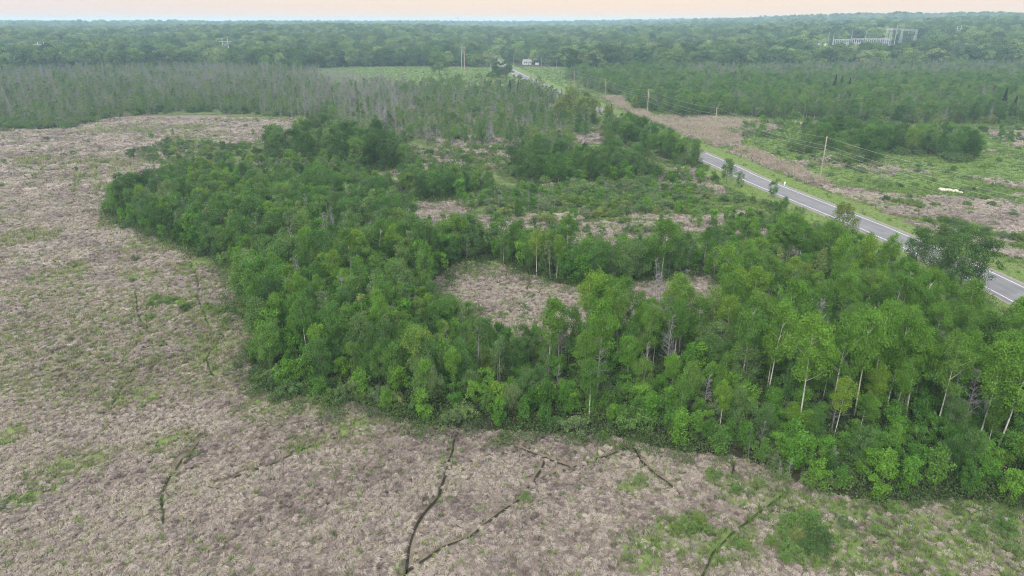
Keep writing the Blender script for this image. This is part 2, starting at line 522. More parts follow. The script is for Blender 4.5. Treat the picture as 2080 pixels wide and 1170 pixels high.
KDARK = poly([(1600, 296), (1700, 334), (1860, 336), (1975, 336), (2015, 318), (1900, 290), (1760, 282), (1690, 280)])
KSHRUB = poly([(1470, 262), (1560, 252), (1760, 260), (2080, 262), (2300, 270), (2300, 300), (2080, 295), (1900, 285), (1700, 280), (1620, 296), (1520, 285)])
REEDS = poly([(1226, 196), (1262, 198), (1330, 238), (1450, 240), (1560, 248), (1575, 262), (1500, 280), (1500, 296), (1450, 300), (1380, 278), (1300, 240), (1255, 215)])
REEDS2 = poly([(1500, 300), (1560, 315), (1640, 350), (1690, 378), (1640, 382), (1560, 345), (1480, 312)])
MEADOW = poly([(600, 142), (700, 136), (860, 134), (985, 137), (1040, 136), (1180, 137), (1160, 150), (1165, 172), (1150, 185), (1080, 176), (1000, 176), (900, 172), (760, 176), (672, 182), (640, 160), (590, 152)])
RMEADOW = poly([(1440, 300), (1500, 262), (1600, 250), (2080, 255), (2500, 265), (2500, 640), (2080, 560), (1800, 440), (1640, 375), (1530, 330)])
STRAWPATCH = [poly(p) for p in (
    [(-400, 275), (0, 270), (140, 270), (235, 245), (420, 232), (560, 240), (640, 246), (620, 270), (560, 285), (420, 280), (330, 282), (400, 330), (300, 380), (230, 410), (210, 432), (300, 480), (400, 520), (480, 555), (490, 600), (460, 650), (520, 690), (495, 745), (490, 795),
     (600, 810), (800, 855), (1000, 875), (1270, 900), (1450, 938), (1650, 992), (1850, 1020), (2200, 1060), (2600, 1080), (2600, 1500), (-600, 1500), (-900, 700)],
    [(800, 440), (870, 412), (960, 402), (990, 415), (930, 440), (820, 470)], [(1000, 440), (1100, 434), (1180, 452), (1300, 448), (1390, 455), (1470, 430), (1550, 428), (1540, 452), (1440, 470), (1300, 482), (1150, 480), (1010, 462)],
    [(1290, 330), (1360, 345), (1450, 365), (1460, 395), (1400, 400), (1330, 372)], [(830, 345), (930, 330), (1010, 325), (1020, 345), (930, 348), (800, 360)])]
RPALE = [poly(p) for p in ([(1790, 430), (1900, 398), (1990, 405), (2100, 420), (2400, 440), (2400, 560), (2080, 490), (1960, 450)], [(1640, 372), (1720, 380), (1830, 400), (1790, 412), (1690, 392)],
                           [(1830, 440), (1960, 470), (2080, 510), (2300, 560), (2300, 580), (2040, 520), (1900, 478)], [(2000, 265), (2080, 268), (2300, 280), (2300, 310), (2060, 300)])]
GREENSPOT = [(250, 450, 7), (330, 492, 7), (420, 530, 5), (395, 545, 4), (330, 610, 6), (420, 640, 6), (440, 690, 6), (480, 660, 6), (285, 555, 5), (300, 645, 4), (425, 735, 4), (460, 745, 3), (560, 830, 4), (620, 905, 2.5), (540, 820, 4),
             (640, 830, 3), (1400, 1070, 4), (1640, 1075, 6), (1560, 1010, 5), (1480, 1090, 4), (1900, 1090, 6), (2050, 1090, 7), (1780, 1060, 4), (1300, 975, 2), (1700, 1010, 5), (60, 1010, 2.5), (20, 880, 3), (120, 560, 7), (60, 480, 9), (250, 380, 7), (190, 330, 9), (60, 330, 12),
             (380, 260, 10), (300, 265, 10), (1330, 1110, 3), (1460, 980, 3), (330, 900, 3), (280, 800, 4), (150, 940, 4), (700, 860, 3), (1850, 1140, 6), (1700, 1130, 4)]
GREENSPOT = [(*pix(u, v), r) for u, v, r in GREENSPOT]

TRAILS_PX = [
    [(806, 1200), (820, 1165), (828, 1110), (860, 1050), (893, 1000), (905, 960), (918, 915), (922, 893), (933, 870), (938, 852)],
    [(822, 1158), (880, 1120), (950, 1085), (1010, 1040), (1060, 1005), (1085, 978), (1120, 960), (1180, 940), (1240, 920), (1280, 905)],
    [(1000, 890), (1060, 908), (1110, 925), (1165, 946)],
    [(1280, 905), (1310, 940), (1350, 975), (1382, 1008)],
    [(1415, 1180), (1440, 1145), (1462, 1108), (1490, 1075), (1522, 1048), (1560, 1020), (1590, 998)],
    [(440, 985), (505, 956), (545, 945), (590, 920), (640, 898), (700, 880)],
    [(322, 1060), (330, 990), (350, 960), (370, 930), (388, 918), (412, 884)],
    [(400, 600), (399, 565), (386, 530), (368, 508)],
    [(402, 602), (414, 640), (430, 668)],
    [(458, 678), (440, 700), (420, 722), (426, 750), (438, 762)],
    [(215, 845), (245, 790), (270, 755), (320, 738), (372, 728)],
    [(150, 392), (152, 378), (157, 348)],
    [(270, 700), (300, 668), (280, 640), (272, 590)],
    [(1110, 925), (1088, 975)],
    [(1486, 965), (1492, 935)],
    [(955, 548), (948, 535)], [(1070, 603), (1072, 585), (1080, 570)],
]
TRAILS = [spline([pix(*p) for p in t], .35) for t in TRAILS_PX]
def meander(P, s):
    t = np.arange(len(P)) * .35
    d = np.gradient(P, axis=0); d /= np.linalg.norm(d, axis=1)[:, None] + 1e-9
    off = (fbm(t / 4.2 + s * 50, t * 0 + s, 5, 2) - .5) * .8
    return P + np.c_[-d[:, 1], d[:, 0]] * off[:, None]
TRAILS = [meander(P, i) for i, P in enumerate(TRAILS)]

road_px = [(2045, 586), (1795, 472), (1747, 452), (1530, 364), (1455, 329), (1253, 242), (1061, 155)]
ROADP = [pix(*p) for p in road_px]
ROADP = [(ROADP[0][0] + .6, 20), (ROADP[0][0] + .4, 55)] + ROADP + [pix(1018, 131), pix(997, 115)]
_a, _b = np.array(ROADP[-2]), np.array(ROADP[-1])
ROADP = ROADP + [tuple(_b + (_b - _a) * .6 + np.array((-8, 0))), tuple(_b + (_b - _a) * 1.3 + np.array((-35, 0)))]
ROAD = spline(ROADP, 3.0)
ROAD_LO = spline(ROADP, 25.0)

def on_road(x, y, r):
    return seg_dist(x, y, ROAD_LO) < r

def woods(x, y):
    a, b = wob(x, y, 2.2, 9, 1)
    w = inside(WOOD, a, b) & ~inside(CLEAR, a, b)
    for P in (W2, W3, W4, W5):
        w |= inside(P, a, b)
    return w

# zone masks: green sward, straw, field
def masks(x, y):
    a, b = wob(x, y, 3.0, 14, 3)
    d = np.hypot(x, y)
    straw = np.zeros(x.shape)
    for P in STRAWPATCH:
        straw = np.maximum(straw, inside(P, a, b) * 1.0)
    a2, b2 = wob(x, y, 1.2, 6, 1)
    straw = np.maximum(straw, inside(CLEAR, a2, b2) * 1.0)
    for P in RPALE:
        straw = np.maximum(straw, inside(P, a, b) * .9)
    reed = (inside(REEDS, a, b) | inside(REEDS2, a, b)) & (seg_dist(x, y, ROAD_LO) > 13)
    straw = np.maximum(straw, reed * 1.0)
    green = np.zeros(x.shape)
    green = np.maximum(green, inside(MEADOW, a, b) * 1.0)
    green = np.maximum(green, inside(RMEADOW, a, b) * .8 * (straw < .5))
    for gx, gy, gr_ in GREENSPOT:
        q = np.hypot((a - gx), (b - gy)) / gr_
        green = np.maximum(green, np.clip(1.15 - q, 0, .62))
    # olive drift through the far and left marsh
    gn = fbm(x / 26, y / 16, 21, 4)
    green = np.maximum(green, straw * np.clip((gn - .53) * 2.4, 0, .42) * smooth(-x + y * .25, -12, 45))
    rd = seg_dist(x, y, ROAD_LO)
    green = np.maximum(green, 1.0 * (rd < 12.0 + 4 * (fbm(x / 15, y / 15, 9, 2) - .5)))
    s1 = inside(S1, a, b) | inside(S2, a, b) | inside(S3, a, b)
    green = np.maximum(green, s1 * .55 * (straw < .5))
    tan = (fbm(x / 16, y / 12, 141, 3) > np.where(x > 60, .68, np.where(y > 140, .55, .5))) & (d < 420) & (straw < .5) & (rd > 13) & (inside(S1, a, b) | inside(S3, a, b) | inside(RMEADOW, a, b) | (x < 60))
    straw = np.where(tan, .85, straw)
    green = np.where(tan, green * .3, green)
    green = np.maximum(green, .55 * (straw < .5) * (d < 720))
    w = woods(x, y)
    green = np.where(w, .15, green)
    straw = np.where(w, .05, straw)
    near_trail = np.full(x.shape, 1e9)
    nm = (d < 260)
    if nm.any():
        tx, ty = x[nm], y[nm]
        dd = np.full(tx.shape, 1e9)
        for P in TRAILS:
            lo = P.min(0) - 6; hi = P.max(0) + 6
            k = (tx > lo[0]) & (tx < hi[0]) & (ty > lo[1]) & (ty < hi[1])
            if k.any():
                dd[k] = np.minimum(dd[k], seg_dist(tx[k], ty[k], P[::3] if len(P) > 9 else P))
        near_trail[nm] = dd
    field = np.zeros(x.shape)
    fn = fbm(x / 700, y / 260, 33, 2)
    field = np.where((d > 1500) & (fn > .58), 1.0, 0.0)
    return green, straw, field, near_trail, rd, w

def field_at(x, y):
    return (np.hypot(x, y) > 1500) & (fbm(x / 700, y / 260, 33, 2) > .58)

# ------------------------------------------------------------------ the land
def axis(lo, hi, step, far_lo, far_hi, g=1.034):
    core = list(np.arange(lo, hi, step))
    a = [hi]; s = step
    while a[-1] < far_hi:
        s *= g; a.append(a[-1] + s)
    b = [lo - step]; s = step
    while b[-1] > far_lo:
        s *= g; b.append(b[-1] - s)
    return np.array(b[::-1] + core + a)

GX = axis(-72, 96, .40, -9000, 9000)
GY = axis(36, 118, .40, -300, 9500)

def micro(x, y):
    """Hummocks of the matted sedge."""
    n = fbm(x / .85, y / .7, 51, 2)
    return (n - .5) * .46 + (fbm(x / 4.5, y / 3.4, 61, 2) - .5) * .30

def make_ground():
    X, Y = np.meshgrid(GX, GY)
    x, y = X.ravel(), Y.ravel()
    green, straw, field, nt_, rd, w = masks(x, y)
    d = np.hypot(x, y)
    z = hills(x, y)
    damp = np.clip(1 - (d - 110) / 60, 0, 1) * np.clip((rd - 6) / 5, 0, 1)
    z = z + micro(x, y) * damp * np.clip((nt_ - .25) / .75, 0, 1)
    z = z - .34 * np.clip(1 - nt_ / .8, 0, 1)
    # road sits on a low bank
    z = np.where(rd < 4.5, hills(x, y) - .03, z)
    far = smooth(d, 650, 900)
    green = np.where((d > 700) & ~(green > .9), .25, green)
    nx, ny = len(GX), len(GY)
    i, j = np.meshgrid(np.arange(ny - 1), np.arange(nx - 1), indexing='ij')
    q = np.stack([i * nx + j, i * nx + j + 1, (i + 1) * nx + j + 1, (i + 1) * nx + j], -1).reshape(-1, 4)
    g = Geo().add(np.c_[x, y, z], q, c=np.c_[green, straw, field])
    return tag(link('ground', g.mesh('ground', M['ground'], True)), kind='structure')
make_ground()

def ground_z(x, y):
    """Height of the land incl. hummocks (as in the sheet)."""
    d = np.hypot(x, y)
    damp = np.clip(1 - (d - 110) / 60, 0, 1)
    return hills(x, y) + micro(x, y) * damp

def strip(name, P, off0, off1, z, mat, kind='structure', col=None, dash=None):
    d = np.gradient(P, axis=0); d /= np.linalg.norm(d, axis=1)[:, None]
    n = np.c_[d[:, 1], -d[:, 0]]
    a = P + n * off0; b = P + n * off1
    za = hills(P[:, 0], P[:, 1]) + z
    v = np.empty((2 * len(P), 3)); v[0::2] = np.c_[a, za]; v[1::2] = np.c_[b, za]
    q = [(2 * k, 2 * k + 1, 2 * k + 3, 2 * k + 2) for k in range(len(P) - 1)]
    if dash:
        q = [f for k, f in enumerate(q) if k % dash[1] < dash[0]]
    c = np.empty((2 * len(P), 3)); c[0::2] = 0; c[1::2] = 1
    g = Geo().add(v, q, c=c)
    return tag(link(name, g.mesh(name, mat)), kind=kind)

# road 7.3 m between the edge lines with narrow shoulders
strip('road', ROAD, -4.3, 4.3, .06, M['asphalt'])
ROADF = spline(ROADP, 3.0)
strip('road_marking', ROADF, -3.47, -3.30, .065, M['line'])
strip('road_marking', ROADF, 3.30, 3.47, .065, M['line'])
strip('road_marking', ROADF, -.07, .07, .065, simple('faded_yellow_road_paint', (.30, .27, .19), .7, .2, 1), dash=(1, 4))
for s_ in (-1, 1):
    strip('road_shoulder', ROAD, s_ * 4.3, s_ * 5.1, .045, simple('gravel_shoulder', (.20, .18, .15), .9, .3, 2))

for P in TRAILS:
    d = np.gradient(P, axis=0); d /= np.linalg.norm(d, axis=1)[:, None]
    n = np.c_[d[:, 1], -d[:, 0]]
    far_ = P is TRAILS[4] or P[:, 1].mean() > 88 or P[:, 0].mean() < -18
    wdt = (.06 if far_ else .07) + (.10 if far_ else .12) * fbm(np.arange(len(P)) * .2, P[:, 1] * .3, 71, 2)
    a = P - n * wdt[:, None]; b = P + n * wdt[:, None]
    z = hills(P[:, 0], P[:, 1]) - .19
    v = np.empty((2 * len(P), 3)); v[0::2] = np.c_[a, z]; v[1::2] = np.c_[b, z]
    q = [(2 * k, 2 * k + 1, 2 * k + 3, 2 * k + 2) for k in range(len(P) - 1)]
    tag(link('path', Geo().add(v, q).mesh('path', M['trail_green'] if far_ else M['mud'])), kind='structure')

# ------------------------------------------------------------------ haze over the land
def haze():
    g = Geo().box((0, 4450, 30.0), (18400, 9900, 64.0))
    o = tag(link('haze', g.mesh('haze', [])), kind='stuff')
    m_, t, N, L = newmat('thin_air_haze')
    oo = N('ShaderNodeOutputMaterial'); v = N('ShaderNodeVolumePrincipled')
    v.inputs['Color'].default_value = (.60, .82, 1.0, 1)
    v.inputs['Density'].default_value = .00022
    v.inputs['Anisotropy'].default_value = 0.0
    L(v.outputs[0], oo.inputs['Volume'])
    o.data.materials.append(m_)
    o.data.transform(__import__('mathutils').Matrix.Identity(4))
    return o
HAZE = haze()

# ------------------------------------------------------------------ plants: shapes
def tone(n, clump, a=.20, b=.24):
    k = (1 + a * (rng.random(int(clump.max()) + 1) * 2 - 1))[clump] * (1 + b * (rng.random(n) * 2 - 1))
    hue = rng.normal(0, .05, n)
    return np.c_[k * (1 + hue), k, k * (1 - hue)]

def clumps_to_leaves(g, C, rad, per, size, axis_pt, up=.6, outw=.7, rnd=.75, m=0, flat=1.0, a=.16):
    n = len(C)
    cl = np.repeat(np.arange(n), per)
    u = rng.normal(size=(n * per, 3)); u /= np.linalg.norm(u, axis=1)[:, None]
    rr = rng.random(n * per) ** .45
    off = u * rr[:, None] * np.repeat(rad, per)[:, None]
    off[:, 2] *= flat
    P = C[cl] + off
    outv = u * .8 + (C[cl] - axis_pt) * 0.25
    outv[:, 2] *= .6
    nrm = outv * outw + np.array([0, 0, 1.]) * up + rng.normal(size=P.shape) * rnd
    g.cards(P, nrm, size * (.7 + .6 * rng.random(len(P))), m, tone(len(P), cl, a))

def limbs(g, trunk_pts, C, k, r0, m=0, sides=4):
    idx = rng.permutation(len(C))[:k]
    H = trunk_pts[-1][2]
    for i in idx:
        c = C[i]
        hd = math.hypot(c[0], c[1])
        z0 = min(max(c[2] - hd * rng.uniform(.5, 1.1), H * .2), H * .95)
        f = np.interp(z0, trunk_pts[:, 2], np.arange(len(trunk_pts)))
        b = np.array([np.interp(f, np.arange(len(trunk_pts)), trunk_pts[:, j]) for j in range(3)])
        mid = (b + c) / 2 + np.array([0, 0, -.06 * hd])
        g.tube([b, mid, c], [r0, r0 * .65, r0 * .2], sides, m, False)

def trunk_path(H, lean=.03, n=6, bend=.02):
    t = np.linspace(0, 1, n)
    a = rng.uniform(0, 2 * np.pi); l = lean * rng.random() * H
    x = np.cos(a) * l * t ** 1.3 + rng.normal(0, bend * H / 3, n) * t
    y = np.sin(a) * l * t ** 1.3 + rng.normal(0, bend * H / 3, n) * t
    x[0] = y[0] = 0
    return np.c_[x, y, t * H]

def tree(H, cr0, Rc, nc, per, leaf, crad, trunk_r, prof=(.75, .75), nl=12, flat=1.0, inner=.42, lean=.04, sides=7, sink=.3, rnd=.6):
    """Trunk and crown: leaf clumps spread through an uneven crown envelope."""
    tg, cg = Geo(), Geo()
    tp = trunk_path(H * .84, lean)
    tp[0, 2] = -sink
    tg.tube(tp, trunk_r * (1 - .9 * np.linspace(0, 1, len(tp)) ** .9), sides)
    ph = rng.uniform(0, 6.28, 3)
    t = rng.random(nc) ** .85
    th = rng.uniform(0, 2 * np.pi, nc)
    env = (np.sin(np.pi * np.clip(t * .93 + .04, 0, 1) ** prof[0])) ** prof[1]
    lob = 1 + .22 * np.sin(2 * th + ph[0]) + .15 * np.sin(3 * th + 5 * t + ph[1])
    rr = rng.random(nc) ** inner * env * lob * Rc
    z = H * cr0 + t * H * (1 - cr0) * .97
    f = np.clip(z / (H * .84), 0, 1) * (len(tp) - 1)
    cx = np.interp(f, np.arange(len(tp)), tp[:, 0]); cyy = np.interp(f, np.arange(len(tp)), tp[:, 1])
    C = np.c_[cx + np.cos(th) * rr, cyy + np.sin(th) * rr, z]
    rad = crad * (.65 + .7 * rng.random(nc))
    ax = np.c_[cx, cyy, z][np.repeat(np.arange(nc), per)]
    clumps_to_leaves(cg, C, rad, per, leaf, ax, flat=flat, rnd=rnd)
    limbs(tg, tp, C, nl, trunk_r * .22)
    return tg, cg

def bush(H, Rb, nc, per, leaf, crad, stems=6):
    tg, cg = Geo(), Geo()
    th = rng.uniform(0, 2 * np.pi, nc); el = np.arcsin(rng.random(nc) ** .8)
    rr = rng.random(nc) ** .35
    lob = 1 + .25 * np.sin(3 * th + rng.uniform(0, 6)) + .15 * np.sin(5 * th)
    C = np.c_[np.cos(th) * np.cos(el) * Rb * rr * lob, np.sin(th) * np.cos(el) * Rb * rr * lob, .12 * H + np.sin(el) * H * .82 * rr]
    rad = crad * (.65 + .7 * rng.random(nc))
    clumps_to_leaves(cg, C, rad, per, leaf, np.zeros((nc * per, 3)), flat=.85, up=.7)
    for k in rng.permutation(nc)[:stems]:
        c = C[k]
        tg.tube([(c[0] * .1, c[1] * .1, -.2), (c[0] * .45, c[1] * .45, c[2] * .6), c], [.05, .035, .012], 4)
    return tg, cg

def dead(H, nb, tw, r0=.12, spread=.16, twr=.022, top=1.0):
    g = Geo()
    tp = trunk_path(H, .06, 7, .025); tp[0, 2] = -.3
    g.tube(tp, r0 * (1 - .9 * np.linspace(0, 1, 7)), 6)
    for _ in range(nb):
        t = rng.uniform(.25, .97)
        f = t * 6
        b = np.array([np.interp(f, np.arange(7), tp[:, j]) for j in range(3)])
        a = rng.uniform(0, 2 * np.pi); ln = H * spread * (1.15 - t) * rng.uniform(.5, 1.3) + .25
        el = rng.uniform(.1, .9)
        dv = np.array([math.cos(a) * math.cos(el), math.sin(a) * math.cos(el), math.sin(el)])
        c1 = b + dv * ln * .5; c2 = b + dv * ln + np.array([0, 0, ln * rng.uniform(-.1, .3)])
        g.tube([b, c1, c2], [r0 * .3 * (1.1 - t) + twr, twr * 1.2, twr * .6], 3, 0, False)
        for _k in range(tw):
            s0 = rng.uniform(.3, 1); p = b + (c2 - b) * s0
            dv2 = dv + rng.normal(0, .6, 3); dv2[2] += .3; dv2 /= np.linalg.norm(dv2)
            l2 = ln * rng.uniform(.25, .6)
            g.tube([p, p + dv2 * l2], [twr * .9, twr * .45], 3, 0, False)
    return g

def spruce(H):
    tg, cg = Geo(), Geo()
    tp = np.c_[np.zeros(4), np.zeros(4), np.linspace(-.3, H, 4)]
    tg.tube(tp, [.18, .14, .08, .02], 6)
    n = 1500
    t = rng.random(n) ** 1.3
    th = np.floor(rng.random(n) * 9) * .698 + np.floor(t * 14) * 1.3 + rng.normal(0, .14, n)
    Rm = H * .2 * (1.02 - t)
    rr = rng.random(n) ** .6 * Rm
    z = H * .1 + t * H * .9 - rr * .35
    P = np.c_[np.cos(th) * rr, np.sin(th) * rr, z]
    nrm = np.c_[np.cos(th) * .4, np.sin(th) * .4, np.ones(n)] + rng.normal(0, .4, (n, 3))
    cg.cards(P, nrm, .5 * (.7 + .6 * rng.random(n)), 0, tone(n, np.arange(n) // 20))
    return tg, cg

class Variants:
    """Mesh variants of one kind: parts kept apart for single plants, joined for far masses."""
    def __init__(s, kind, makers, leaf, bark, parts=('trunk', 'crown')):
        s.kind = kind; s.parts = parts; s.pm = []
        s.col = bpy.data.collections.new(kind + '_forms')
        for i, mk in enumerate(makers):
            r = mk()
            if isinstance(r, Geo):
                me = r.mesh(kind, bark)
                s.pm.append((me,)); jm = me
            else:
                tg, cg = r
                s.pm.append((tg.mesh(kind + '_' + parts[0], bark, True), cg.mesh(kind + '_' + parts[1], leaf)))
                jm = Geo().merge(tg, 0).merge(cg, 1).mesh(kind + '_joined', [bark, leaf])
            o = bpy.data.objects.new('%s_%02d' % (kind, i), jm)
            s.col.objects.link(o)
        s.n = len(makers)

V = {}
U = rng.uniform
V['aspen_tree'] = Variants('aspen_tree', [lambda: tree(12, U(.40, .52), U(1.7, 2.3), int(U(34, 62)), 92, .225, U(.66, .86), .125, (U(.85, 1.2), U(.45, .7)), 14, inner=U(.35, .6)) for _ in range(12)], M['leaf_aspen'], M['bark_pale'])
V['broadleaf_tree'] = Variants('broadleaf_tree', [lambda: tree(10, U(.18, .28), U(2.3, 3.0), int(U(44, 74)), 88, .235, U(.78, .98), .16, (U(.75, 1.05), U(.42, .62)), 14) for _ in range(12)], M['leaf_broad'], M['bark_dark'])
V['sapling'] = Variants('sapling', [lambda: tree(4, U(.06, .14), U(.85, 1.15), int(U(18, 32)), 62, .20, U(.40, .52), .05, (U(.8, 1.1), U(.45, .65)), 6, sides=5) for _ in range(10)], M['leaf_sapling'], M['bark_dark'])
V['shrub'] = Variants('shrub', [lambda: bush(2.4, U(1.4, 1.9), int(U(34, 54)), 46, .18, .40) for _ in range(9)], M['leaf_shrub'], M['bark_dark'], ('stem', 'foliage'))
V['dead_tree'] = Variants('dead_tree', [lambda: dead(9, int(U(34, 52)), 4) for _ in range(7)], None, M['bark_dead'])
V['slender_tree'] = Variants('slender_tree', [lambda: tree(11, U(.16, .38), U(1.1, 2.0), int(U(20, 40)), 26, .34, .60, .13, (1.0, .6), 16) for _ in range(8)], M['leaf_slender'], M['bark_dead'])
V['forest_tree'] = Variants('forest_tree', [lambda: tree(18, U(.10, .20), U(6.6, 8.6), 64, 44, 1.0, 2.1, .36, (.8, .5), 10, flat=.8, rnd=.4) for _ in range(8)], M['leaf_forest'], M['bark_dark'])
V['willow_tree'] = Variants('willow_tree', [lambda: tree(10, .12, U(3.8, 4.6), 90, 36, .42, 1.05, .28, (.65, .55), 14) for _ in range(4)], leafmat('willow_leaves', [(.13, .17, .045), (.16, .20, .055)]), M['bark_dark'])
V['spruce_tree'] = Variants('spruce_tree', [lambda: spruce(11) for _ in range(3)], M['needle'], M['bark_dark'])

def tuft(nb, ln, w, lod, spread, seg=3, upr=.3, curl=.5):
    """A tuft of narrow bent blades; lod = how far they are beaten down towards +X."""
    g = Geo()
    th = rng.uniform(0, 2 * np.pi, nb)
    r = np.sqrt(rng.random(nb)) * spread
    base = np.c_[np.cos(th) * r, np.sin(th) * r, np.full(nb, -.06)]
    l = ln * (.6 + .7 * rng.random(nb))
    dh = np.c_[np.cos(th) * curl + lod + rng.normal(0, .35, nb), np.sin(th) * curl + rng.normal(0, .45, nb)]
    dh /= np.linalg.norm(dh, axis=1)[:, None] + 1e-9
    k = (1 + .28 * (rng.random(nb) * 2 - 1))
    col = np.c_[k * (1 + rng.normal(0, .04, nb)), k, k * (1 - rng.normal(0, .04, nb))]
    pts = []
    for i in range(seg + 1):
        t = i / seg
        rise = upr * l * (1 - (1 - t) ** 1.6) - (lod > 0) * upr * l * .85 * t ** 2
        hz = l * (t * .25 + .75 * t ** 1.5) * (1 if lod > 0 else .32)
        pts.append(base + np.c_[dh * hz[:, None], rise])
    side = np.c_[-dh[:, 1], dh[:, 0], rng.normal(0, .5, nb)]
    side /= np.linalg.norm(side, axis=1)[:, None]
    v = []
    for i, p in enumerate(pts):
        ww = w * (1 - .75 * (i / seg) ** 2)
        v += [p - side * ww / 2, p + side * ww / 2]
    v = np.stack(v, 1).reshape(-1, 3)
    n = 2 * (seg + 1)
    q = np.concatenate([np.arange(nb)[:, None] * n + np.array([2 * i, 2 * i + 1, 2 * i + 3, 2 * i + 2]) for i in range(seg)])
    return g.add(v, q, c=np.repeat(col, n, 0))

def leaftuft(n, r, h, leaf):
    g = Geo()
    th = rng.uniform(0, 6.28, n); rr = np.sqrt(rng.random(n)) * r
    z = rng.random(n) ** .7 * h * (1 - .6 * (rr / r) ** 2)
    P = np.c_[np.cos(th) * rr, np.sin(th) * rr, z]
    nrm = np.c_[np.cos(th) * .5, np.sin(th) * .5, np.ones(n)] + rng.normal(0, .6, (n, 3))
    return g.cards(P, nrm, leaf * (.7 + .6 * rng.random(n)), 0, tone(n, np.arange(n) // 12))

def forms(kind, geos, mat):
    c = bpy.data.collections.new(kind + '_forms')
    for i, g in enumerate(geos):
        c.objects.link(bpy.data.objects.new('%s_%02d' % (kind, i), g.mesh(kind, mat)))
    return c, len(geos)

STRAW = forms('straw', [tuft(54, .42, .044, U(.5, 1.3), .17, 3, U(.8, 1.1), curl=.32) for _ in range(8)], M['straw'])
GRASS = forms('grass', [tuft(26, .62, .05, 0, .30, 2, .85, .8) for _ in range(6)], M['grass'])
REED = forms('reed', [tuft(26, 1.5, .06, 0, .6, 3, .9, .8) for _ in range(5)], M['reed'])
BRUSH = forms('brush', [leaftuft(150, .9, 1.2, .17) for _ in range(7)], M['brush'])

def scatter(name, forms_, x, y, z, rz, sc, tint=None, tilt=None, sz=None, plant_tint=None):
    """One object that sows copies of small forms over points (geometry nodes)."""
    c, n = forms_
    k = len(x)
    me = bpy.data.meshes.new(name)
    me.vertices.add(k)
    me.vertices.foreach_set('co', np.c_[x, y, z].astype(np.float32).ravel())
    def attr(nm, ty, dat, key):
        a = me.attributes.new(nm, ty, 'POINT'); a.data.foreach_set(key, dat)
    tl = np.zeros((k, 2)) if tilt is None else tilt
    attr('turn', 'FLOAT_VECTOR', np.c_[tl, rz].astype(np.float32).ravel(), 'vector')
    szz = sc if sz is None else sz
    attr('size', 'FLOAT_VECTOR', np.c_[sc, sc, szz].astype(np.float32).ravel(), 'vector')
    attr('form', 'INT', rng.integers(0, n, k).astype(np.int32), 'value')
    attr('tint', 'FLOAT', (np.zeros(k) if tint is None else np.clip(tint, 0, 1)).astype(np.float32), 'value')
    if plant_tint is not None:
        attr('plant_tint', 'FLOAT_VECTOR', plant_tint.astype(np.float32).ravel(), 'vector')
    o = link(name, me)
    ng = bpy.data.node_groups.new(name, 'GeometryNodeTree')
    ng.interface.new_socket('Geometry', in_out='INPUT', socket_type='NodeSocketGeometry')
    ng.interface.new_socket('Geometry', in_out='OUTPUT', socket_type='NodeSocketGeometry')
    gi = ng.nodes.new('NodeGroupInput'); go = ng.nodes.new('NodeGroupOutput')
    ci = ng.nodes.new('GeometryNodeCollectionInfo'); ci.inputs['Collection'].default_value = c
    ci.inputs['Separate Children'].default_value = True; ci.inputs['Reset Children'].default_value = True
    ip = ng.nodes.new('GeometryNodeInstanceOnPoints'); ip.inputs['Pick Instance'].default_value = True
    def named(nm, ty):
        a = ng.nodes.new('GeometryNodeInputNamedAttribute'); a.data_type = ty; a.inputs['Name'].default_value = nm
        return a.outputs['Attribute']
    ng.links.new(gi.outputs[0], ip.inputs['Points']); ng.links.new(ci.outputs[0], ip.inputs['Instance'])
    ng.links.new(named('form', 'INT'), ip.inputs['Instance Index'])
    er = ng.nodes.new('FunctionNodeEulerToRotation'); ng.links.new(named('turn', 'FLOAT_VECTOR'), er.inputs[0])
    ng.links.new(er.outputs[0], ip.inputs['Rotation'])
    ng.links.new(named('size', 'FLOAT_VECTOR'), ip.inputs['Scale'])
    ng.links.new(ip.outputs[0], go.inputs[0])
    md = o.modifiers.new('sow', 'NODES'); md.node_group = ng
    return tag(o, kind='stuff')

def in_frame(x, y, z, mg=60):
    u, v = project(x, y, z)
    return (y > 5) & (u > -mg) & (u < 2080 + mg) & (v > -mg - 200) & (v < 1170 + mg)

def sow(x0, x1, y0, y1, sp, seed):
    r = np.random.default_rng(seed)
    gx, gy = np.meshgrid(np.arange(x0, x1, sp), np.arange(y0, y1, sp))
    x = gx.ravel() + r.uniform(-.5, .5, gx.size) * sp
    y = gy.ravel() + r.uniform(-.5, .5, gx.size) * sp
    return x, y

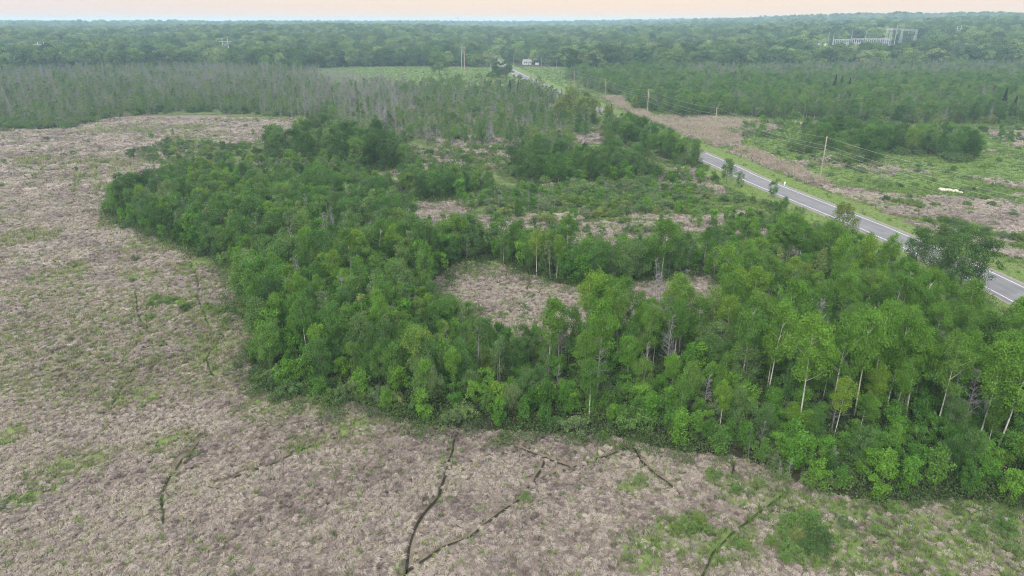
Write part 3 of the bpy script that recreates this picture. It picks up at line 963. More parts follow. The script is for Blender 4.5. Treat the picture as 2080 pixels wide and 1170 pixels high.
# ------------------------------------------------------------------ marsh straw, sedge, reeds, undergrowth
def marsh():
    XS, YS, SC = [], [], []
    for k, (y0, y1, sp, sc) in enumerate([(36, 84, .44, .90), (84, 125, .60, 1.25), (125, 190, .85, 1.8), (190, 345, 1.4, 3.0)]):
        w_ = y1 * .95
        x, y = sow(-w_ - 5, w_ + 5, y0, y1, sp, 100 + k)
        f = in_frame(x, y, 0 * x, 200)
        XS.append(x[f]); YS.append(y[f]); SC.append(np.full(f.sum(), sc))
    x = np.concatenate(XS); y = np.concatenate(YS); sc = np.concatenate(SC)
    green, straw, field, ntr, rd, w = masks(x, y)
    keep = (straw > .5) & (ntr > .19 + .13 * sc + .16 * fbm(x / 2.2, y / 2.2, 151, 2)) & (rd > 7) & ~w
    # green patches thin the straw out
    keep &= rng.random(len(x)) > green * .75
    x1, y1, s1, g1 = x[keep], y[keep], sc[keep], green[keep]
    z = ground_z(x1, y1)
    flow = 6.28 * (fbm(x1 / 9, y1 / 7, 91, 2) * 1.5) + 6.28 * .55 * (fbm(x1 / 1.6, y1 / 1.3, 93, 2) - .5)
    rz = flow + rng.normal(0, .75, len(x1))
    tint = .50 + .75 * (fbm(x1 / 7, y1 / 5, 95, 3) - .5) + (.40 * (fbm(x1 / 1.1, y1 / .9, 97, 2) - .5) + rng.normal(0, .17, len(x1))) * (1 - .6 * smooth(y1, 85, 150))
    pink = fbm(x1 / 38, y1 / 22, 99, 3)
    tint = np.clip(tint - .35 * (pink - .5), 0, .78)
    tint = np.where(rng.random(len(x1)) < .02 + g1 * .35 + .10 * smooth(-x1 + y1 * .2, -10, 60) * (pink > .45), rng.uniform(.84, 1, len(x1)), tint)
    tilt = np.c_[rng.normal(0, .14, len(x1)), rng.normal(0, .14, len(x1))]
    s1 = s1 * (.72 + .56 * rng.random(len(x1)))
    scatter('marsh_straw', STRAW, x1, y1, z, rz, s1, tint, tilt, s1 * (.8 + .5 * rng.random(len(x1))))
    # green sedge: in the green patches, beside trails, sprinkled elsewhere
    p = green * .8 * (straw > .4) + .45 * (ntr < 1.1) * (ntr > .3) * (fbm(x / 3, y / 3, 153, 2) > .45) + .035
    k2 = (rng.random(len(x)) < p) & (rd > 6) & ~w & (ntr > .3)
    x2, y2, s2 = x[k2] + rng.normal(0, .2, k2.sum()), y[k2] + rng.normal(0, .2, k2.sum()), sc[k2]
    t2 = np.clip(.5 + .8 * (fbm(x2 / 5, y2 / 5, 101, 2) - .5) + rng.normal(0, .15, len(x2)), 0, 1)
    olive = (x2 < -12) & (y2 > 60) & (rng.random(len(x2)) < .7)
    t2 = np.where(olive, rng.uniform(.93, 1, len(x2)), t2)
    s2 = s2 * (.5 + .6 * rng.random(len(x2)))
    scatter('marsh_sedge', GRASS, x2, y2, ground_z(x2, y2), rng.uniform(0, 6.28, len(x2)), s2, t2, None, s2 * .9)
    return len(x1), len(x2)
print('marsh tufts', marsh())

def meadows():
    XS, YS, SC = [], [], []
    for k, (y0, y1, sp, sc) in enumerate([(70, 200, .8, 1.25), (200, 420, 1.25, 1.9), (420, 830, 3.0, 3.2)]):
        x, y = sow(-60 if y0 > 400 else 10, y1 * .85, y0, y1, sp, 140 + k) if y0 < 400 else sow(-330, 190, y0, y1, sp, 140 + k)
        f = in_frame(x, y, 0 * x, 200)
        XS.append(x[f]); YS.append(y[f]); SC.append(np.full(f.sum(), sc))
    x = np.concatenate(XS); y = np.concatenate(YS); sc = np.concatenate(SC)
    green, straw, field, ntr, rd, w = masks(x, y)
    reedy = (inside(REEDS, x, y) | inside(REEDS2, x, y)) & (rd > 13)
    g = (green > .35) & (rd > 5.3) & ~w & ~reedy & (rng.random(len(x)) < .85)
    t = np.where(rd < 13, .82, .42) + .7 * (fbm(x / 13, y / 9, 111, 3) - .5) + rng.normal(0, .12, len(x))
    s = sc * (.6 + .6 * rng.random(len(x))) * np.where(rd < 12, .5, 1.0)
    scatter('meadow_grass', GRASS, x[g], y[g], hills(x[g], y[g]), rng.uniform(0, 6.28, g.sum()), s[g], t[g], None, s[g] * np.where(sc[g] > 1.5, .38, .7))
    pale = (straw > .5) & ~reedy & (rd > 9) & ~w & (x > 20) & (y > 90) & (rng.random(len(x)) < .8)
    t = .5 + .6 * (fbm(x / 9, y / 6, 95, 3) - .5) + rng.normal(0, .12, len(x))
    scatter('dry_meadow_straw', STRAW, x[pale], y[pale], hills(x[pale], y[pale]), rng.uniform(0, 6.28, pale.sum()), s[pale] * .9, np.where(rng.random(pale.sum()) < .2, .9, np.clip(t[pale], 0, .8)), None, s[pale] * .7)
    # standing tan reeds along the power line
    xr, yr = sow(20, 260, 180, 460, .95, 171)
    a, b = wob(xr, yr, 2.5, 11, 3)
    k = (inside(REEDS, a, b) | inside(REEDS2, a, b)) & (seg_dist(xr, yr, ROAD_LO) > 13.5 + 4 * (fbm(xr / 9, yr / 9, 77, 2) - .5)) & (rng.random(len(xr)) < .35 + .9 * fbm(xr / 6, yr / 6, 78, 2))
    xr, yr = xr[k], yr[k]
    tr = np.clip(.4 + .8 * (fbm(xr / 8, yr / 8, 131, 2) - .5) + rng.normal(0, .15, len(xr)), 0, .8)
    tr = np.where(rng.random(len(xr)) < .14, 1, tr)
    sr = .75 + .5 * rng.random(len(xr))
    scatter('reed_bed', REED, xr, yr, hills(xr, yr), rng.uniform(0, 6.28, len(xr)), sr, tr, None, sr)
    return len(x), len(xr)
print('meadow tufts', meadows())

def undergrowth():
    x, y = sow(-190, 250, 46, 330, 1.35, 181)
    f = in_frame(x, y, 0 * x, 220)
    x, y = x[f], y[f]
    w = woods(x, y)
    # a fringe of brush along the wood's foot
    edge = np.zeros(x.shape, bool)
    for dx, dy in ((2.2, 0), (-2.2, 0), (0, 2.2), (0, -2.2)):
        edge |= woods(x + dx, y + dy)
    edge &= ~w
    edge2 = np.zeros(x.shape, bool)
    for dx, dy in ((4.5, 0), (-4.5, 0), (0, 4.5), (0, -4.5)):
        edge2 |= woods(x + dx, y + dy)
    edge2 &= ~w & ~edge
    k = (w & (rng.random(len(x)) < .8)) | (edge & (rng.random(len(x)) < .55)) | (edge2 & (rng.random(len(x)) < .16))
    k &= ~on_road(x, y, 7)
    x, y = x[k], y[k]
    s = .7 + .9 * rng.random(len(x))
    t = np.clip(.45 + 1.0 * (fbm(x / 11, y / 9, 133, 3) - .5) + rng.normal(0, .12, len(x)), 0, 1)
    scatter('undergrowth', BRUSH, x, y, hills(x, y), rng.uniform(0, 6.28, len(x)), s, t)
    return len(x)
print('undergrowth', undergrowth())

# ------------------------------------------------------------------ where the trees and shrubs stand
LANDMARKS = [  # photo pixel of a findable place, the words for it
    (250, 420, 'at the left tip of the wood'), (330, 470, "beside the green sedge strip left"), (430, 520, "beside the left marsh trail"),
    (500, 590, "behind the low shrub arm"), (540, 690, "above the left wood corner"), (540, 780, "on the wood's lower left corner"),
    (640, 790, 'on the shrubby lower left edge'), (740, 820, 'left of where the main trail enters'), (860, 820, 'just left of the main trail head'), (935, 850, 'where the main trail enters the wood'),
    (1050, 860, 'right of the main trail head'), (1150, 860, 'above the small forked trails'), (1280, 880, 'above the crossing of two trails'), (1390, 900, 'right of the trail crossing'),
    (1500, 930, "by the front grey bare bush"), (1600, 960, "by the front leaning dead stems"), (1700, 970, "by the pale twiggy front bushes"), (1820, 990, "by the brightest leafy front tree"),
    (1950, 1010, "on the wood's lower right edge"), (2060, 1010, "in the wood's lower right corner"),
    (640, 640, 'in the dense dark left wood'), (720, 560, 'by the cluster of white trunks'), (600, 520, "in the wood above the shrub arm"), (520, 450, 'in the upper left wood'), (640, 420, 'along the ridge of the left wood'),
    (760, 430, 'left of the pale strip clearings'), (840, 520, "at the main clearing's left end"), (900, 640, "on the main clearing's near left rim"), (1000, 520, "along the main clearing's far rim"), (1150, 550, 'behind the middle of the main clearing'),
    (1300, 540, "behind the main clearing's right half"), (1440, 550, "at the main clearing's right end"), (1040, 720, 'in front of the main clearing'), (1180, 740, 'in the gap below the main clearing'), (1320, 720, 'below the right half of the clearing'),
    (1440, 700, 'right below the clearing'), (1560, 620, "among tall aspens right of the clearing"), (1650, 700, 'among the white trunks on the right'), (1760, 760, 'behind the white trunks on the right'), (1900, 700, 'in the tall right wood'), (2030, 740, 'at the right border of the wood'),
    (1600, 480, 'between clearing and road'), (1720, 500, 'beside the road below the willow'), (1850, 540, "beside the big round roadside tree"), (2000, 620, 'by the road on the far right'),
    (1560, 420, "on the road's near verge"), (1490, 380, 'by the lone roadside tree'), (1430, 330, 'in the dark roadside clump'), (1330, 290, 'along the road beside the reeds'), (1250, 265, 'where the road slips behind the trees'),
    (680, 320, 'in the dark round grove mid left'), (780, 325, "at the dark grove's right end"), (890, 385, "in the small tree island"), (1100, 350, 'in the centre grove, left half'), (1240, 350, 'in the centre grove, right half'),
    (1040, 400, "in the shrub belt's left part"), (1200, 410, 'in the middle of the shrub belt'), (1350, 400, "in the shrub belt's right part"), (1460, 410, "at the shrub belt's road end"), (350, 310, "in the left marsh thicket"), (500, 310, "between marsh thicket and dark grove"),
    (900, 330, "beside the small central pale patch"), (60, 255, "at the dead swamp's left front"), (200, 245, 'at the front of the dead swamp'), (400, 220, 'behind the upper left clearing'), (560, 225, "at the dead swamp front's right end"),
    (100, 200, 'in the left dead swamp'), (300, 190, 'in the middle of the dead swamp'), (500, 180, "in the dead swamp's right part"), (700, 260, 'in the grey-stemmed wood, lower left'), (850, 270, 'in the grey-stemmed wood, lower middle'), (1000, 290, 'in the grey-stemmed wood, lower right'),
    (760, 200, 'in the grey-stemmed wood, upper left'), (950, 210, 'in the grey-stemmed wood, upper middle'), (1100, 230, "in the grey-stemmed wood below willows"), (1180, 220, 'beside the yellow willows'), (1330, 220, "on the right wood edge above reeds"), (1450, 230, "on the wood edge by the second pole"),
    (1600, 240, "on the right wood edge above shrubs"), (1800, 245, "on the wood edge over the thicket"), (2000, 245, 'on the far right wood edge'), (1500, 190, 'inside the right wood, left part'), (1750, 190, 'inside the right wood, middle part'), (1980, 190, 'inside the right wood, far right part'),
    (1660, 310, "at the meadow thicket's left end"), (1780, 330, 'in the meadow thicket'), (1920, 325, "at the meadow thicket's right end"), (1560, 270, 'in the meadow beside the reeds'), (1750, 272, 'in the meadow behind the thicket'), (2000, 275, 'in the meadow near the right border'),
    (1650, 345, 'beside the nearest pole'), (1830, 410, "in the pale meadow's shrub row"), (1960, 455, 'along the shrub row, middle'), (2060, 490, "at the shrub row's right end"), (1960, 380, 'by the cream stones in the meadow'),
    (1400, 1070, "on the front marsh by the bottom trail"), (1620, 1075, "in the front marsh's green clump"), (1480, 1000, "on the marsh below the twiggy bushes"), (1760, 1080, 'on the marsh in the bottom right'), (1060, 1010, 'on the forked trail in front'), (300, 610, "on the left marsh shrub arm"),
    (280, 530, 'alone on the left marsh'), (120, 330, 'on the upper left marsh'), (400, 250, 'in the upper left clearing'), (893, 150, 'alone in the bright far meadow'), (1020, 155, 'beside the far road in the meadow'), (750, 145, "at the bright far meadow's left"), (1120, 160, "at the bright far meadow's right"),
    (150, 100, 'in the far left forest'), (400, 95, "in far forest behind the dead swamp"), (650, 110, "in far forest left of the meadow"), (850, 110, "in far forest behind the bright meadow"), (1060, 110, 'in the far forest behind the house'), (1250, 120, "in far forest right of the house"),
    (1450, 120, "in far forest left of the substation"), (1700, 115, 'in the far forest below the substation'), (1900, 110, "in far forest right of the substation"), (2050, 100, 'in the far right forest'),
]
LMX = np.array([pix(u, v) for u, v, _ in LANDMARKS])

PL = {k: [] for k in V}     # kind -> list of (x, y, height scale, width scale, tint class)

def plant(kind, x, y, hs, ws=None, tint=None):
    PL[kind].append((x, y, hs, ws if ws else hs, tint))

TINTS = [('dark green', (.70, .72, .68)), ('mid-green', (.97, .99, 1.0)), ('bright green', (1.25, 1.25, 1.0)), ('yellow-green', (1.45, 1.26, .9)), ('grey-green', (1.28, 1.12, 1.35))]

def pick_tint(weights):
    return RND.choices(range(5), weights)[0]

def fill(P, sp, mix, seed, wobble=2.0, keep=1.0, avoid=None, road=8.0, wsc=9, clump=None):
    """Sow plants over a plan polygon; mix: list of (kind, weight, h0, h1, tint weights)."""
    x, y = sow(P[:, 0].min() - 4, P[:, 0].max() + 4, P[:, 1].min() - 4, P[:, 1].max() + 4, sp, seed)
    a, b = wob(x, y, wobble, wsc, 1)
    k = inside(P, a, b)
    for q in (avoid or []):
        k &= ~inside(q, a, b)
    x, y = x[k], y[k]
    k = in_frame(x, y, hills(x, y), 220) & ~on_road(x, y, road)
    r = np.random.default_rng(seed + 1)
    k &= r.random(len(x)) < keep
    if clump:
        k &= fbm(x / clump[0], y / clump[0], seed + 5, 3) > clump[1]
    x, y = x[k], y[k]
    ws = [m_[1] for m_ in mix]
    for xx, yy in zip(x, y):
        # stands of one kind: shift the weights by slow noise
        n = float(fbm(np.array([xx / 22.0]), np.array([yy / 22.0]), seed, 2)[0])
        w2 = [w_ * (2.4 if abs(n - (i + .5) / len(mix)) < .18 else 1.0) for i, w_ in enumerate(ws)]
        i = r.choice(len(mix), p=np.array(w2) / sum(w2))
        kd, _, h0, h1, tw = mix[i]
        h = r.uniform(h0, h1)
        plant(kd, xx, yy, h, h * r.uniform(.85, 1.18), pick_tint(tw))

# near wood -- split in a tall right half, a dense left half, a low front fringe
def near_wood():
    x, y = sow(-150, 190, 46, 235, 2.3, 201)
    a, b = wob(x, y, 2.2, 9, 1)
    k = inside(WOOD, a, b) & ~inside(CLEAR, a, b) & in_frame(x, y, 0 * x, 220) & ~on_road(x, y, 9)
    x, y, a, b = x[k], y[k], a[k], b[k]
    u, v = project(x, y, 0 * x)
    # depth behind the front rim: step towards the camera until the wood ends
    dep = np.full(len(x), 30.0)
    dirx, diry = -x / np.hypot(x, y), -y / np.hypot(x, y)
    for s in np.arange(24, 0, -2.0):
        o_ = ~inside(WOOD, *wob(x + dirx * s, y + diry * s, 2.2, 9, 1))
        dep = np.where(o_, s, dep)
    r = np.random.default_rng(5)
    for xx, yy, uu, vv, dp in zip(x, y, u, v, dep):
        n = float(fbm(np.array([xx / 14.0]), np.array([yy / 14.0]), 203, 2)[0])
        right = 1 / (1 + math.exp(-(uu - 1150) / 120))
        q = r.random()
        if dp <= 4:
            kd = 'shrub' if q < .45 - .25 * right else 'sapling'
            h = r.uniform(.7, 1.25) if kd == 'shrub' else r.uniform(.7, 1.15)
        elif dp <= 9:
            kd = 'sapling' if q < .45 + .35 * right else ('broadleaf_tree' if q < .92 else 'aspen_tree')
            h = r.uniform(.7, 1.15) if kd == 'sapling' else r.uniform(.42, .68)
        elif dp <= 17 and right > .3 and vv > 700:
            kd = 'sapling' if q < .66 else ('shrub' if q < .78 else ('broadleaf_tree' if q < .88 else ('aspen_tree' if q < .97 else 'dead_tree')))
            h = r.uniform(.65, 1.2) if kd == 'sapling' else (r.uniform(.8, 1.2) if kd == 'shrub' else r.uniform(.45, .75))
        else:
            if q < .36:
                kd = 'sapling'; h = r.uniform(.9, 1.7)
            elif q < .385 + .06 * (n > .5):
                kd = 'dead_tree'; h = r.uniform(.6, 1.1)
            elif q < .46 + .18 * right + (.18 if n > .52 else 0):
                kd = 'aspen_tree'; h = r.uniform(.62, 1.02) * (.82 + .18 * right)
            elif q < .86:
                kd = 'broadleaf_tree'; h = r.uniform(.62, 1.0) * (.95 - .15 * right)
            else:
                kd = 'slender_tree'; h = r.uniform(.55, .85)
        if vv < 600 and kd == 'aspen_tree' and r.random() < .75 and uu < 1500:
            kd = 'broadleaf_tree'; h *= .9
        if uu > 1840 and vv < 730:
            h *= .58 if uu > 1930 or vv < 640 else .8
        if uu > 1380 and vv < 780 and kd != 'shrub':
            h *= .86
        if 600 < vv < 770 and 840 < uu < 1180:
            h *= .64
        if vv < 460 and uu < 900 and kd != 'shrub':
            h *= .82
        t = pick_tint({'aspen_tree': (1, 5, 4, 2, .6), 'broadleaf_tree': (1.6, 5, 3.4, 1.0, 1.6), 'sapling': (1, 4, 5, 1.2, .3), 'shrub': (2, 4, 1, 1, 3)}.get(kd, (1, 3, 1, 1, 2)))
        w_ = h * r.uniform(.85, 1.2)
        plant(kd, xx, yy, h, w_, t)
near_wood()

T_DK, T_MD, T_BR, T_GY = (6, 4, .5, .3, 1), (2, 5, 2, 1, 1), (.5, 3, 5, 2, .5), (1, 3, .5, 1, 5)
fill(W2, 3.6, [('broadleaf_tree', 6, .75, 1.15, T_DK), ('slender_tree', 2, .6, .9, T_GY), ('shrub', 2, .9, 1.4, T_MD)], 301)
fill(W3, 2.8, [('broadleaf_tree', 5, .5, .8, T_MD), ('sapling', 3, .9, 1.5, T_BR), ('shrub', 3, .9, 1.5, T_MD)], 303)
fill(W4, 3.0, [('broadleaf_tree', 6, .5, .95, T_DK), ('sapling', 3, .9, 1.6, T_BR), ('shrub', 3, .9, 1.6, T_MD)], 305)
fill(W5, 3.0, [('broadleaf_tree', 6, .6, .95, T_MD), ('shrub', 2, .9, 1.5, T_GY)], 307, road=7.5)
fill(S1, 2.5, [('shrub', 7, .6, 1.55, (.5, 2, 3, 3, 5)), ('sapling', 1, .5, 1.0, T_BR), ('dead_tree', .3, .35, .6, T_GY)], 309, keep=.92, wobble=6, wsc=20, clump=(10, .36))
for k_, p_ in enumerate(STRAWPATCH[1:]):
    fill(p_, 2.8, [('shrub', 6, .45, 1.25, (1, 3, 2, 3, 4)), ('sapling', 1.5, .5, 1.1, T_BR)], 330 + k_, keep=.7, clump=(7, .49))
fill(CLEAR, 3.4, [('sapling', 3, .5, 1.1, T_MD), ('shrub', 3, .35, .7, T_MD), ('slender_tree', 3, .22, .5, T_GY), ('dead_tree', 2, .35, .75, T_GY)], 310, keep=.46, avoid=[poly([(860, 530), (1480, 530), (1480, 610), (1180, 640), (1100, 680), (1000, 650), (860, 600)])])
GAPS = poly([(1380, 535), (1480, 522), (1560, 518), (1640, 538), (1730, 568), (1800, 592), (1860, 585), (1800, 530), (1700, 480), (1600, 440), (1480, 440)])
fill(GAPS, 2.7, [('shrub', 5, .5, 1.1, (2, 3, 2, 2, 3)), ('sapling', 2, .5, 1.0, T_MD), ('broadleaf_tree', .5, .35, .55, T_MD)], 312, keep=.9, clump=(9, .43))
fill(S2, 3.4, [('shrub', 8, .55, 1.05, (4, 4, .5, 1, 2)), ('sapling', 1, .6, 1.0, T_BR)], 311, keep=.75)
fill(S3, 3.4, [('shrub', 6, .6, 1.1, T_MD), ('slender_tree', 1.2, .35, .6, T_GY)], 313, keep=.8)
GFRONT = poly([(-200, 270), (0, 266), (140, 264), (235, 238), (420, 228), (560, 238), (660, 246), (668, 222), (560, 212), (420, 200), (235, 208), (0, 226), (-200, 240)])
fill(GDEAD, 3.9, [('dead_tree', 4.4, .55, 1.35, T_GY), ('slender_tree', 4.0, .45, 1.0, T_GY), ('shrub', 2.5, .9, 1.6, T_MD)], 315, avoid=[GFRONT], wobble=12, wsc=40)
fill(GFRONT, 3.3, [('dead_tree', 1.6, .6, 1.15, T_GY), ('slender_tree', 4.2, .4, .8, (1, 5, 3, 2, 3)), ('shrub', 4.5, .9, 1.8, T_MD)], 316)
HBLEND = poly([(640, 244), (720, 270), (830, 280), (850, 230), (820, 180), (760, 165), (650, 158)])
fill(HMID, 3.9, [('slender_tree', 5, .42, .9, (.6, 4, 3, 2, 4)), ('dead_tree', 1.7, .6, 1.05, T_GY), ('broadleaf_tree', 1.0, .45, .75, T_MD), ('shrub', 4, .8, 1.6, T_BR)], 317, wobble=12, wsc=40, keep=.88)
fill(HBLEND, 7.0, [('dead_tree', 1, .8, 1.3, T_GY)], 318, wobble=14, wsc=40)
JBACK = poly([(1500, 172), (1800, 170), (2080, 168), (2420, 168), (2420, 140), (2080, 142), (1800, 144), (1500, 148), (1380, 150), (1380, 168)])
fill(JRIGHT, 3.9, [('slender_tree', 4, .45, .9, (1, 4, 3, 1.5, 5)), ('broadleaf_tree', 6, .5, 1.1, (1, 4, 3, 1.5, 4)), ('dead_tree', .8, .7, 1.2, T_GY), ('shrub', 3, 1.0, 2.2, (1, 3, 3, 2, 4))], 319, avoid=[JBACK], wobble=14, wsc=45)
fill(JBACK, 4.3, [('slender_tree', 4, .6, 1.0, T_GY), ('dead_tree', 2.2, .8, 1.3, T_GY), ('broadleaf_tree', 2.5, .6, 1.0, T_MD)], 320, wobble=16, wsc=50)
fill(KDARK, 3.0, [('broadleaf_tree', 6, .6, 1.0, (3, 4, 2, 1, 1)), ('shrub', 3, .9, 1.8, T_MD)], 321, wobble=10, wsc=26, clump=(16, .40))
fill(KSHRUB, 4.2, [('shrub', 8, .6, 1.4, (2, 4, 1, 2, 5)), ('sapling', 1, .7, 1.3, T_MD), ('dead_tree', .4, .3, .5, T_GY)], 323, keep=.95, wobble=8, wsc=30, clump=(12, .42))
fill(RMEADOW, 7.5, [('shrub', 8, .35, .8, (2, 4, 1, 3, 3))], 324, keep=.5, clump=(18, .45), road=14, avoid=[KDARK, KSHRUB])
def shrub_row(px, sp, h0, h1, tw, jit, seed):
    r = np.random.default_rng(seed)
    P = spline([pix(*p) for p in px], sp)
    for q in P:
        h = r.uniform(h0, h1)
        plant('shrub', q[0] + r.normal(0, jit), q[1] + r.normal(0, jit), h, h * r.uniform(.9, 1.25), pick_tint(tw))
shrub_row([(1795, 408), (1850, 418), (1905, 424)], 1.6, .5, .85, (2, 3, 1, 5, 1), 1.2, 1)
shrub_row([(1885, 448), (1940, 455), (1975, 472), (2040, 484), (2110, 500), (2200, 520)], 1.7, .55, 1.0, (3, 4, 1, 4, 1), 1.2, 2)
shrub_row([(1600, 316), (1680, 330), (1740, 350)], 3, .5, .9, (3, 4, 1, 1, 2), 2, 3)
shrub_row([(1700, 362), (1780, 372), (1840, 378)], 4, .4, .7, (3, 4, 1, 1, 2), 2, 4)
shrub_row([(1930, 384), (1990, 388)], 2, .4, .6, (5, 4, 0, 0, 1), .8, 5)
shrub_row([(300, 612), (340, 616), (380, 622), (430, 630), (480, 640)], 1.3, .35, .62, (1, 3, 3, 3, 1), .9, 6)
shrub_row([(520, 765), (580, 785), (650, 795), (720, 812)], 1.5, .5, .9, (3, 4, 1, 2, 3), 1.0, 7)
shrub_row([(1480, 405), (1550, 418), (1600, 432)], 2.4, .7, 1.1, (3, 4, 1, 1, 2), 1.4, 8)
shrub_row([(760, 165), (900, 168), (1000, 170), (1080, 168)], 9, 1.0, 1.8, (3, 4, 1, 1, 2), 5, 9)
shrub_row([(980, 158), (1015, 157), (1050, 160)], 5, 1.3, 2.2, (4, 4, 1, 1, 2), 4, 10)
shrub_row([(620, 135), (700, 133), (800, 134), (880, 133)], 9, 1.3, 2.0, (4, 4, 0, 0, 2), 5, 12)
for u, v, h, t in [(1385, 1072, 0.65, 2), (1420, 1066, 0.56, 3), (1602, 1066, 0.62, 2), (1648, 1074, 0.85, 2), (1622, 1070, 0.70, 2), (1668, 1112, 0.85, 0), (1655, 1128, 0.62, 1), (1568, 1108, 0.53, 3), (1600, 1122, 0.56, 2), (1596, 1140, 0.53, 2), (1626, 1140, 0.46, 2), (1500, 1112, 0.46, 2),
                    (1300, 982, 0.50, 2), (1446, 970, 0.53, 2), (1496, 1000, 0.46, 2), (1692, 990, 0.46, 2), (1716, 1070, 0.50, 1), (1776, 1082, 0.50, 2), (1067, 1016, 0.46, 2), (1225, 893, 0.46, 3), (275, 530, 0.48, 0), (308, 648, 0.46, 2), (270, 572, 0.41, 2),
                    (1590, 975, 0.54, 2), (1640, 985, 0.62, 2), (1540, 985, 0.46, 2), (1985, 1090, 0.62, 2), (2040, 1080, 0.70, 2), (2060, 1120, 0.62, 2), (1812, 1040, 0.62, 2), (1600, 1060, 0.46, 2),
                    (95, 285, 0.80, 0), (180, 292, 0.57, 0), (60, 345, 0.57, 1), (90, 342, 0.52, 1), (157, 346, 0.57, 0), (130, 318, 0.69, 0), (150, 312, 0.57, 0), (65, 312, 0.57, 1), (205, 305, 0.69, 0), (440, 245, 0.69, 1), (500, 258, 0.69, 1), (600, 252, 0.80, 1), (380, 258, 0.69, 1), (520, 246, 0.69, 3), (1410, 1082, .5, 2), (1370, 1084, .45, 3), (1436, 1078, .4, 2), (1632, 1064, .62, 2), (1664, 1086, .6, 2), (1618, 1094, .5, 3), (1590, 1090, .45, 2), (1640, 1118, .5, 1)]:
    q = pix(u, v)
    plant('shrub', q[0], q[1], h, h * .92, t)
for u, v, h, t in [(308, 283, .9, 2), (352, 278, .8, 3), (515, 275, .7, 2), (240, 330, .5, 1), (785, 835, .8, 2), (1150, 385, .9, 2)]:
    q = pix(u, v); plant('sapling', q[0], q[1], h, h * .9, t)
for u, v, h in [(277, 285, .8), (293, 284, .7), (470, 275, .95), (414, 280, .6), (570, 276, .7), (590, 278, .75), (625, 272, .7), (320, 278, .6), (1145, 905, .16), (1390, 640, .9), (1340, 640, .8), (1330, 610, .9), (1215, 800, .95), (1140, 740, .8), (1955, 880, .95), (1985, 885, .9), (1925, 860, .85), (1740, 480, .5),
                (1520, 925, .35), (1545, 905, .4), (1690, 960, .38), (1580, 975, .28), (1600, 980, .3)]:
    q = pix(u, v); plant('dead_tree', q[0], q[1], h, h, None)
# tall aspens with bare white stems that stand out
for u, v, h, t in [(1622, 868, 1.22, 2), (1686, 850, 1.2, 2), (1504, 790, 1.08, 1), (1590, 760, 1.15, 2), (1766, 822, 1.15, 2), (2022, 925, 1.2, 2), (1212, 800, 1.12, 2), (1115, 770, .95, 1), (862, 826, .55, 2), (560, 712, .5, 2), (596, 715, .5, 2), (1840, 846, .95, 2), (1480, 640, 1.0, 2), (1090, 560, .75, 3), (1130, 565, .7, 3), (1700, 600, .95, 2),
                    (1192, 700, .95, 3), (1216, 712, 1.05, 2), (1242, 705, .9, 2), (1262, 690, .85, 1), (1285, 716, .8, 1), (1168, 724, .65, 1), (1135, 735, .75, 1), (1232, 660, .7, 1), (1205, 650, .6, 3), (1480, 690, .9, 1), (1735, 845, 1.15, 2), (1560, 800, 1.05, 2), (1900, 880, 1.1, 1), (1800, 830, 1.1, 2), (1985, 905, 1.1, 2), (735, 585, .9, 3), (745, 592, .85, 1), (720, 580, .9, 1), (800, 560, .85, 3), (770, 560, .9, 1), (1860, 700, 1.0, 2), (1950, 720, .95, 1), (2040, 770, 1.0, 2)]:
    q = pix(u, v); plant('aspen_tree', q[0], q[1], h, h * (.84 if h > 1 else .95), t)
for u, v, h, t in [(1475, 372, .72, 3), (1500, 380, .45, 1), (1950, 582, 1.1, 0), (1905, 572, 1.05, 0), (1925, 590, 1.05, 1), (1855, 552, .85, 0), (1980, 592, .95, 0), (1590, 440, .5, 1), (1690, 500, .55, 1), (262, 425, .85, 0), (275, 400, .7, 1), (1570, 400, .45, 2)]:
    q = pix(u, v); plant('broadleaf_tree', q[0], q[1], h, h * 1.15, t)
for u, v, h in [(1150, 240, 1.15), (1180, 248, 1.15), (1205, 246, 1.05), (1160, 220, 1.1), (1190, 225, 1.0), (1235, 255, .9), (1708, 476, .72), (1135, 250, 1.0)]:
    q = pix(u, v); plant('willow_tree', q[0], q[1], h, h, 1)
for u, v, h in [(1035, 200, 1.05), (1052, 190, .8), (1240, 250, .8), (1690, 200, 1.3), (1720, 205, 1.2), (2030, 245, 1.35), (2050, 248, 1.1), (1705, 195, 1.1)]:
    q = pix(u, v); plant('spruce_tree', q[0], q[1], h, h, 1)
for u, v, h in [(893, 152, 1.0), (790, 132, 1.0), (815, 133, .9), (825, 133, .8), (1010, 158, .7), (1030, 158, .75)]:
    q = pix(u, v); plant('forest_tree', q[0], q[1], h, h, 1)

